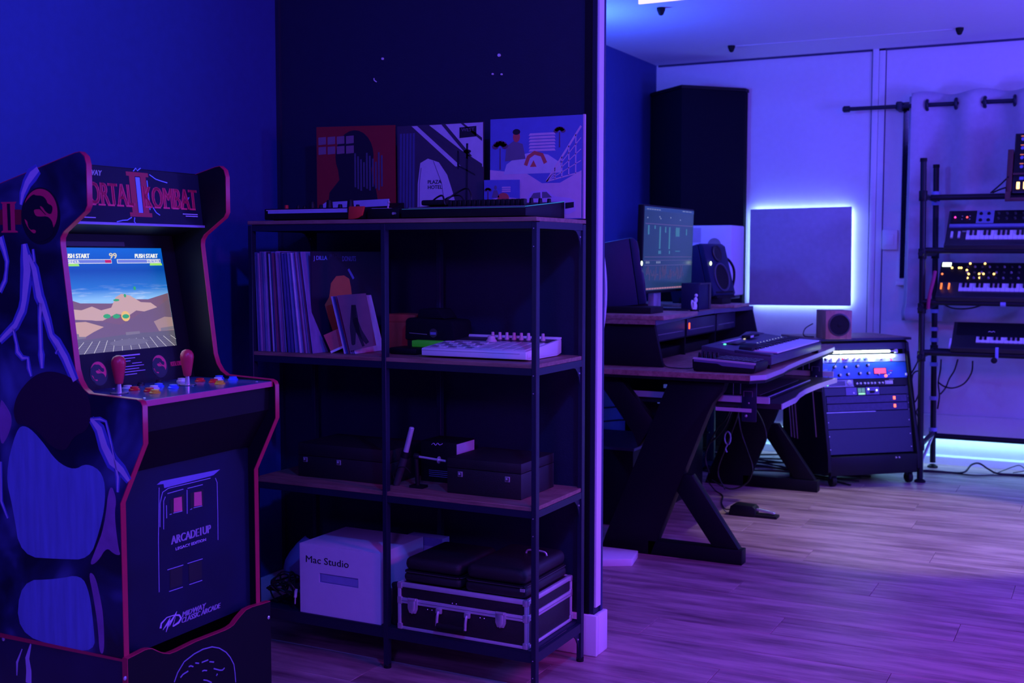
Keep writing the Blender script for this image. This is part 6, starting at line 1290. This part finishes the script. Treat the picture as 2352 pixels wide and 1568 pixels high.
for z, y, nm in ((1.580, 4.10, 'cross_bar'), (1.282, 3.87, 'cross_bar'), (1.000, 3.87, 'cross_bar'), (.722, 3.87, 'cross_bar'), (.700, 4.30, 'cross_bar'), (.190, 4.38, 'cross_bar'), (.985, 4.30, 'cross_bar')):
    b = part(nm, MB().cyl((.485, y, z), (1.65, y, z), .0165, n=16), M_std, ST, world=True, smooth=40)
for z in (.929, .823, .759, .615, .414, .227, 1.617, 1.559):
    x_ = .497-.024*z/1.765
    part('pale_tie', MB().cyl((x_, 4.38, z-.011), (x_, 4.38, z+.011), .0235, n=16), mat('pale_blue_tape', (.30, .34, .75), .5), ST, world=True, smooth=40)
part('pale_tie', MB().cyl((.885, 3.87, 1.0), (.912, 3.87, 1.0), .0195, n=16), mat('pale_blue_tape', (.30, .34, .75), .5), ST, world=True, smooth=40)
part('bar_clip', MB().box(.868, .884, 3.838, 3.852, .705, .765), mat('pale_blue_tape', (.30, .34, .75), .5), ST, world=True, bevel=.002)
part('bar_clip_knob', MB().lathe((.865, 3.835, .695), (0, -1, 0), [(.016, 0), (.016, .014), (.004, .018)], 14), M_rubber, ST, world=True, smooth=40)
solo('red_strap', MB().tube([(.552, 3.84, 1.17), (.545, 3.83, 1.12), (.530, 3.83, 1.05), (.522, 3.84, 1.00), (.520, 3.85, .965)], .010, 8), mat('dark_red_strap', (.40, .02, .12), .6), 'dark red strap hanging beside the second keyboard from the top', 'strap', smooth=60)
# synthesizers on the tiers; every body is tilted 45 degrees towards the player
def synth(name, lb, z0, zt, u0, u1, zp, zk0, zk1, ku, m, dep=.0):
    """front plane leans back 45 degrees: y = 3.85+(z-z0)"""
    t = thing(name, lb, 'synthesizer', ((u0+u1)/2, 3.95, z0))
    Y = lambda z: 3.85+(z-z0)
    part('body', MB().prism([(3.845, z0-.012), (3.838, z0+.012), (Y(zk0)-.004, zk0-.004), (Y(zt), zt), (Y(zt)+.045, zt-.035), (3.90, z0-.022)], u0, u1, 'x'), m, t, bevel=.003, world=True)
    return t, Y
def sb(Y, u0, u1, za, zb_, d0, d1):
    s = math.sqrt(.5)
    pts = [(Y(za)-d0*s, za+d0*s), (Y(zb_)-d0*s, zb_+d0*s), (Y(zb_)-d1*s, zb_+d1*s), (Y(za)-d1*s, za+d1*s)]
    return MB().prism(pts, u0, u1, 'x')
def sdot(Y, u, z, d): s = math.sqrt(.5); return (u, Y(z)-d*s, z+d*s)
def skeys(t, Y, u0, u1, za, zb_, pitch=.0235, d=.006):
    k = int((u1-u0)/pitch); pat = (1, 1, 0, 1, 1, 0, 1)
    for i in range(k): part('white_key', sb(Y, u0+i*pitch, u0+(i+1)*pitch-.0014, za, zb_, 0, d), M_kw, t, world=True)
    for i in range(k-1):
        if pat[i % 7]: part('black_key', sb(Y, u0+(i+1)*pitch-.0065, u0+(i+1)*pitch+.0065, za+(zb_-za)*.42, zb_, d, d+.008), M_kb, t, world=True)
SN = Vector((0, -math.sqrt(.5), math.sqrt(.5)))
def sk(t, Y, u, z, r, h, m, nm='knob', d=.002): return part(nm, MB().lathe(sdot(Y, u, z, d), SN, [(r*1.1, 0), (r, h*.4), (r*.85, h)], 12), m, t, world=True, smooth=50)
M_syn = mat('synth_black', (.018, .018, .026), .4)
t, Y = synth('synthesizer', 'black synthesizer with two red lights on the upper tier of the stand', 1.300, 1.503, .592, 1.56, 1.389, 1.337, 1.389, .70, M_syn)
part('control_panel', sb(Y, .606, 1.55, 1.432, 1.500, .0005, .002), M_plastic, t, world=True)
part('silver_panel', sb(Y, .738, .827, 1.429, 1.500, .002, .003), mat('blue_silver', (.22, .26, .50), .35, .3), t, world=True)
part('silver_lip', sb(Y, .605, 1.55, 1.405, 1.420, .0005, .010), mat('blue_silver', (.22, .26, .50), .35, .3), t, world=True)
for u, z in ((.760, 1.481), (.760, 1.445), (.800, 1.481), (.800, 1.445)): sk(t, Y, u, z, .009, .008, M_plastic, d=.003)
for i in range(16):
    for j in range(2): sk(t, Y, .85+i*.042, 1.452+j*.028, .007, .010, M_dark)
for u, c, n_ in ((.628, (1.0, .03, .35), 'magenta_led'), (.690, (1.0, .06, .06), 'red_led')):
    part('red_light', MB().sphere(sdot(Y, u, 1.462, .004), .0055, 10), emis(n_, c, 3.0), t, world=True)
for u, z in ((.664, 1.470), (.664, 1.452), (.704, 1.470), (.704, 1.452)): sk(t, Y, u, z, .0035, .003, M_grey, 'switch')
for u in (.618, .655): part('wheel', sb(Y, u, u+.012, 1.348, 1.380, 0, .010), M_lgrey, t, world=True)
part('badge', sb(Y, .675, .695, 1.382, 1.388, 0, .002), mat('green_grey_badge', (.25, .32, .25), .5), t, world=True)
skeys(t, Y, .698, 1.54, 1.340, 1.387)
t, Y = synth('synthesizer', 'black synthesizer with white display and many amber lights, second keyboard from the top', 1.020, 1.216, .556, 1.54, 1.104, 1.058, 1.100, .68, M_syn)
part('control_panel', sb(Y, .560, 1.53, 1.112, 1.213, .0005, .002), M_plastic, t, world=True)
part('display', sb(Y, .566, .612, 1.192, 1.213, .002, .004), emis('white_display', (.80, 1.0, .85), 4.0), t, world=True)
am = emis('amber_led', (1.0, .55, .12), 4.5)
AL = [(0.6188,1.184),(0.6552,1.184),(0.6665,1.184),(0.7102,1.213),(0.7866,1.213),(0.6975,1.172),(0.7093,1.151),(0.7629,1.152),(0.7851,1.152),(0.8381,1.152),(0.7053,1.13),(0.7677,1.131)]
for u, z in AL: part('amber_light', MB().sphere(sdot(Y, u, min(z, 1.208), .004), .0058, 10), am if z < 1.2 or True else am, t, world=True)
for i in range(22):
    for j in range(3): sk(t, Y, .70+i*.0375, 1.130+j*.030, .0062, .008, M_grey if (i+j) % 2 else M_dark)
for u in (.572, .612): part('lit_wheel', sb(Y, u, u+.009, 1.070, 1.098, 0, .010), mat('orange_wheel', (.3, .05, .02), .4, emit=(1.0, .22, .04), es=1.2), t, world=True)
part('orange_light', MB().sphere(sdot(Y, .560+.012, 1.150, .004), .006, 8), emis('orange_led', (1.0, .2, .05), 2), t, world=True)
skeys(t, Y, .668, 1.52, 1.060, 1.100)
t, Y = synth('stage_keyboard', 'plain black keyboard with small pale script badge on the lowest tier', .745, .889, .640, 1.55, .81, .782, .812, .765, M_syn)
part('upper_panel', sb(Y, .66, 1.54, .822, .886, .0005, .002), M_plastic, t, world=True)
part('end_block', sb(Y, .630, .640, .748, .800, 0, .004), mat('pale_end_block', (.62, .55, .75), .5), t, world=True)
part('badge', MB().tube([sdot(Y, .822, .838, .003), sdot(Y, .83, .842, .003), sdot(Y, .838, .838, .003), sdot(Y, .848, .842, .003), sdot(Y, .855, .838, .003)], .0018, 5), M_lgrey, t, world=True)
skeys(t, Y, .765, 1.53, .783, .811)
# modular synthesizer on the top tier
MD = thing('modular_synth', 'wood framed modular synthesizer with glowing orange switches on the top tier', 'synthesizer', (1.1, 4.1, 1.6))
part('back_case', MB().prism([(3.985, 1.59), (4.115, 1.92), (4.20, 1.90), (4.16, 1.597)], .915, 1.42, 'x'), M_syn, MD, world=True, bevel=.003)
part('wood_cheek', MB().prism([(3.945, 1.560), (3.975, 1.60), (4.06, 1.83), (4.11, 1.83), (4.18, 1.60), (4.18, 1.5975), (3.96, 1.5975)], .884, .912, 'x'), mat('dark_red_wood', (.10, .03, .03), .45), MD, world=True, bevel=.002)
part('front_strip', MB().box(.884, 1.45, 3.945, 3.962, 1.545, 1.565), MATS['dark_red_wood'], MD, world=True, bevel=.002)
def my(z): return 3.985+(z-1.59)*.394
def mbx(u0, u1, z0, z1, d0, d1): return MB().prism([(my(z0)-d0, z0), (my(z1)-d0, z1), (my(z1)-d1, z1), (my(z0)-d1, z0)], u0, u1, 'x')
fp = part('face', mbx(.922, 1.41, 1.60, 1.915, .0005, .004), M_plastic, MD, world=True)
part('divider', mbx(.915, 1.42, 1.690, 1.700, .0045, .012), MATS['dark_red_wood'], MD, world=True)
for i in range(9):
    for j, z in enumerate((1.888, 1.838, 1.785, 1.735)):
        sk_ = part('knob', MB().cyl((.955+i*.05, my(z)-.004, z), (.955+i*.05, my(z)-.016, z-.003), .0095, .008, n=14), mat('blue_grey_knob', (.18, .22, .50), .4), MD, world=True, smooth=40)
        part('scale_light', mbx(.945+i*.05, .965+i*.05, z+.014, z+.018, .004, .005), emis('dim_orange_print', (.8, .18, .08), .9), MD, world=True)
for i in range(9):
    part('lit_switch', mbx(.936+i*.034, .952+i*.034, 1.612, 1.650, .004, .010), emis('orange_switch', (1.0, .48, .16), 4.0 if i % 3 < 2 else 2.0), MD, world=True, bevel=.002)
    part('blue_tab', mbx(.948+i*.05, .970+i*.05, 1.662, 1.678, .004, .008), mat('blue_grey_knob', (.18, .22, .50), .4), MD, world=True)
for k, pts in enumerate([[(.895, 4.0, 1.68), (.85, 4.05, 1.64), (.80, 4.09, 1.60)], [(.895, 4.0, 1.625), (.85, 4.05, 1.615), (.81, 4.09, 1.60)]]):
    solo('patch_cable', MB().tube(pts, .0045, 6), M_cable, ['upper black cable running from the modular synthesizer to the top bar', 'lower black cable running from the modular synthesizer to the top bar'][k], 'cable', smooth=60)
# cables around the stand
CB = [('black cable dropping in an S from the lowest keyboard', [(0.6302,0.6552),(0.6128,0.5911),(0.5855,0.539),(0.5677,0.4871),(0.5399,0.4473)], 4.30),
      ('black cable looping down below the lowest keyboard', [(0.713,0.651),(0.7078,0.5828),(0.6694,0.5177),(0.6108,0.4894),(0.5627,0.4971),(0.5259,0.5233)], 4.28),
      ('black cable sagging under the second keyboard', [(0.5502,0.9766),(0.5984,0.9548),(0.6578,0.951),(0.7163,0.9598),(0.767,0.9783)], 4.22),
      ('black cable running beside the rear upright of the stand', [(0.5347,0.6488),(0.5315,0.5874),(0.5214,0.5103),(0.5306,0.434),(0.5229,0.3567)], 4.33),
      ('black cable bowed between the rack and the front upright', [(0.4712,0.7077),(0.4535,0.6679),(0.4292,0.6129),(0.4022,0.5675)], 4.0),
      ('long black cable hanging in a loop left of the stand', [(0.4829,0.6105),(0.4366,0.5986),(0.421,0.5635),(0.4252,0.4899),(0.4407,0.4293),(0.4629,0.4797),(0.4753,0.5416)], 4.0),
      ('black cable sweeping low between rack and stand', [(0.4776,0.4486),(0.4647,0.4061),(0.4468,0.373),(0.4569,0.3441)], 4.02)]
for lb, q, y in CB: solo('stand_cable', MB().tube([(a, y+.01*math.sin(i), b) for i, (a, b) in enumerate(q)], .0045, 6), M_cable, lb, 'cable', smooth=60)
FC = [('black cable lying along the floor by the stand, looping up once', [(.40, 4.20, .006), (.55, 4.22, .006), (.68, 4.24, .006), (.72, 4.30, .045), (.76, 4.34, .050), (.82, 4.32, .02), (.88, 4.30, .006), (1.1, 4.34, .006), (1.5, 4.30, .006)], .008),
      ('second black cable lying flat along the floor by the stand', [(.45, 4.16, .006), (.62, 4.20, .006), (.75, 4.18, .006), (.9, 4.26, .006), (1.2, 4.28, .006)], .006),
      ('thin black cable loop on the floor at the right edge of the stand', [(.86, 4.33, .006), (.93, 4.42, .030), (.97, 4.44, .040), (1.0, 4.40, .02), (.94, 4.36, .008)], .004)]
for lb, q, r in FC: solo('floor_cable', MB().tube(q, r*.7, 6), M_cable, lb, 'cable', smooth=60)
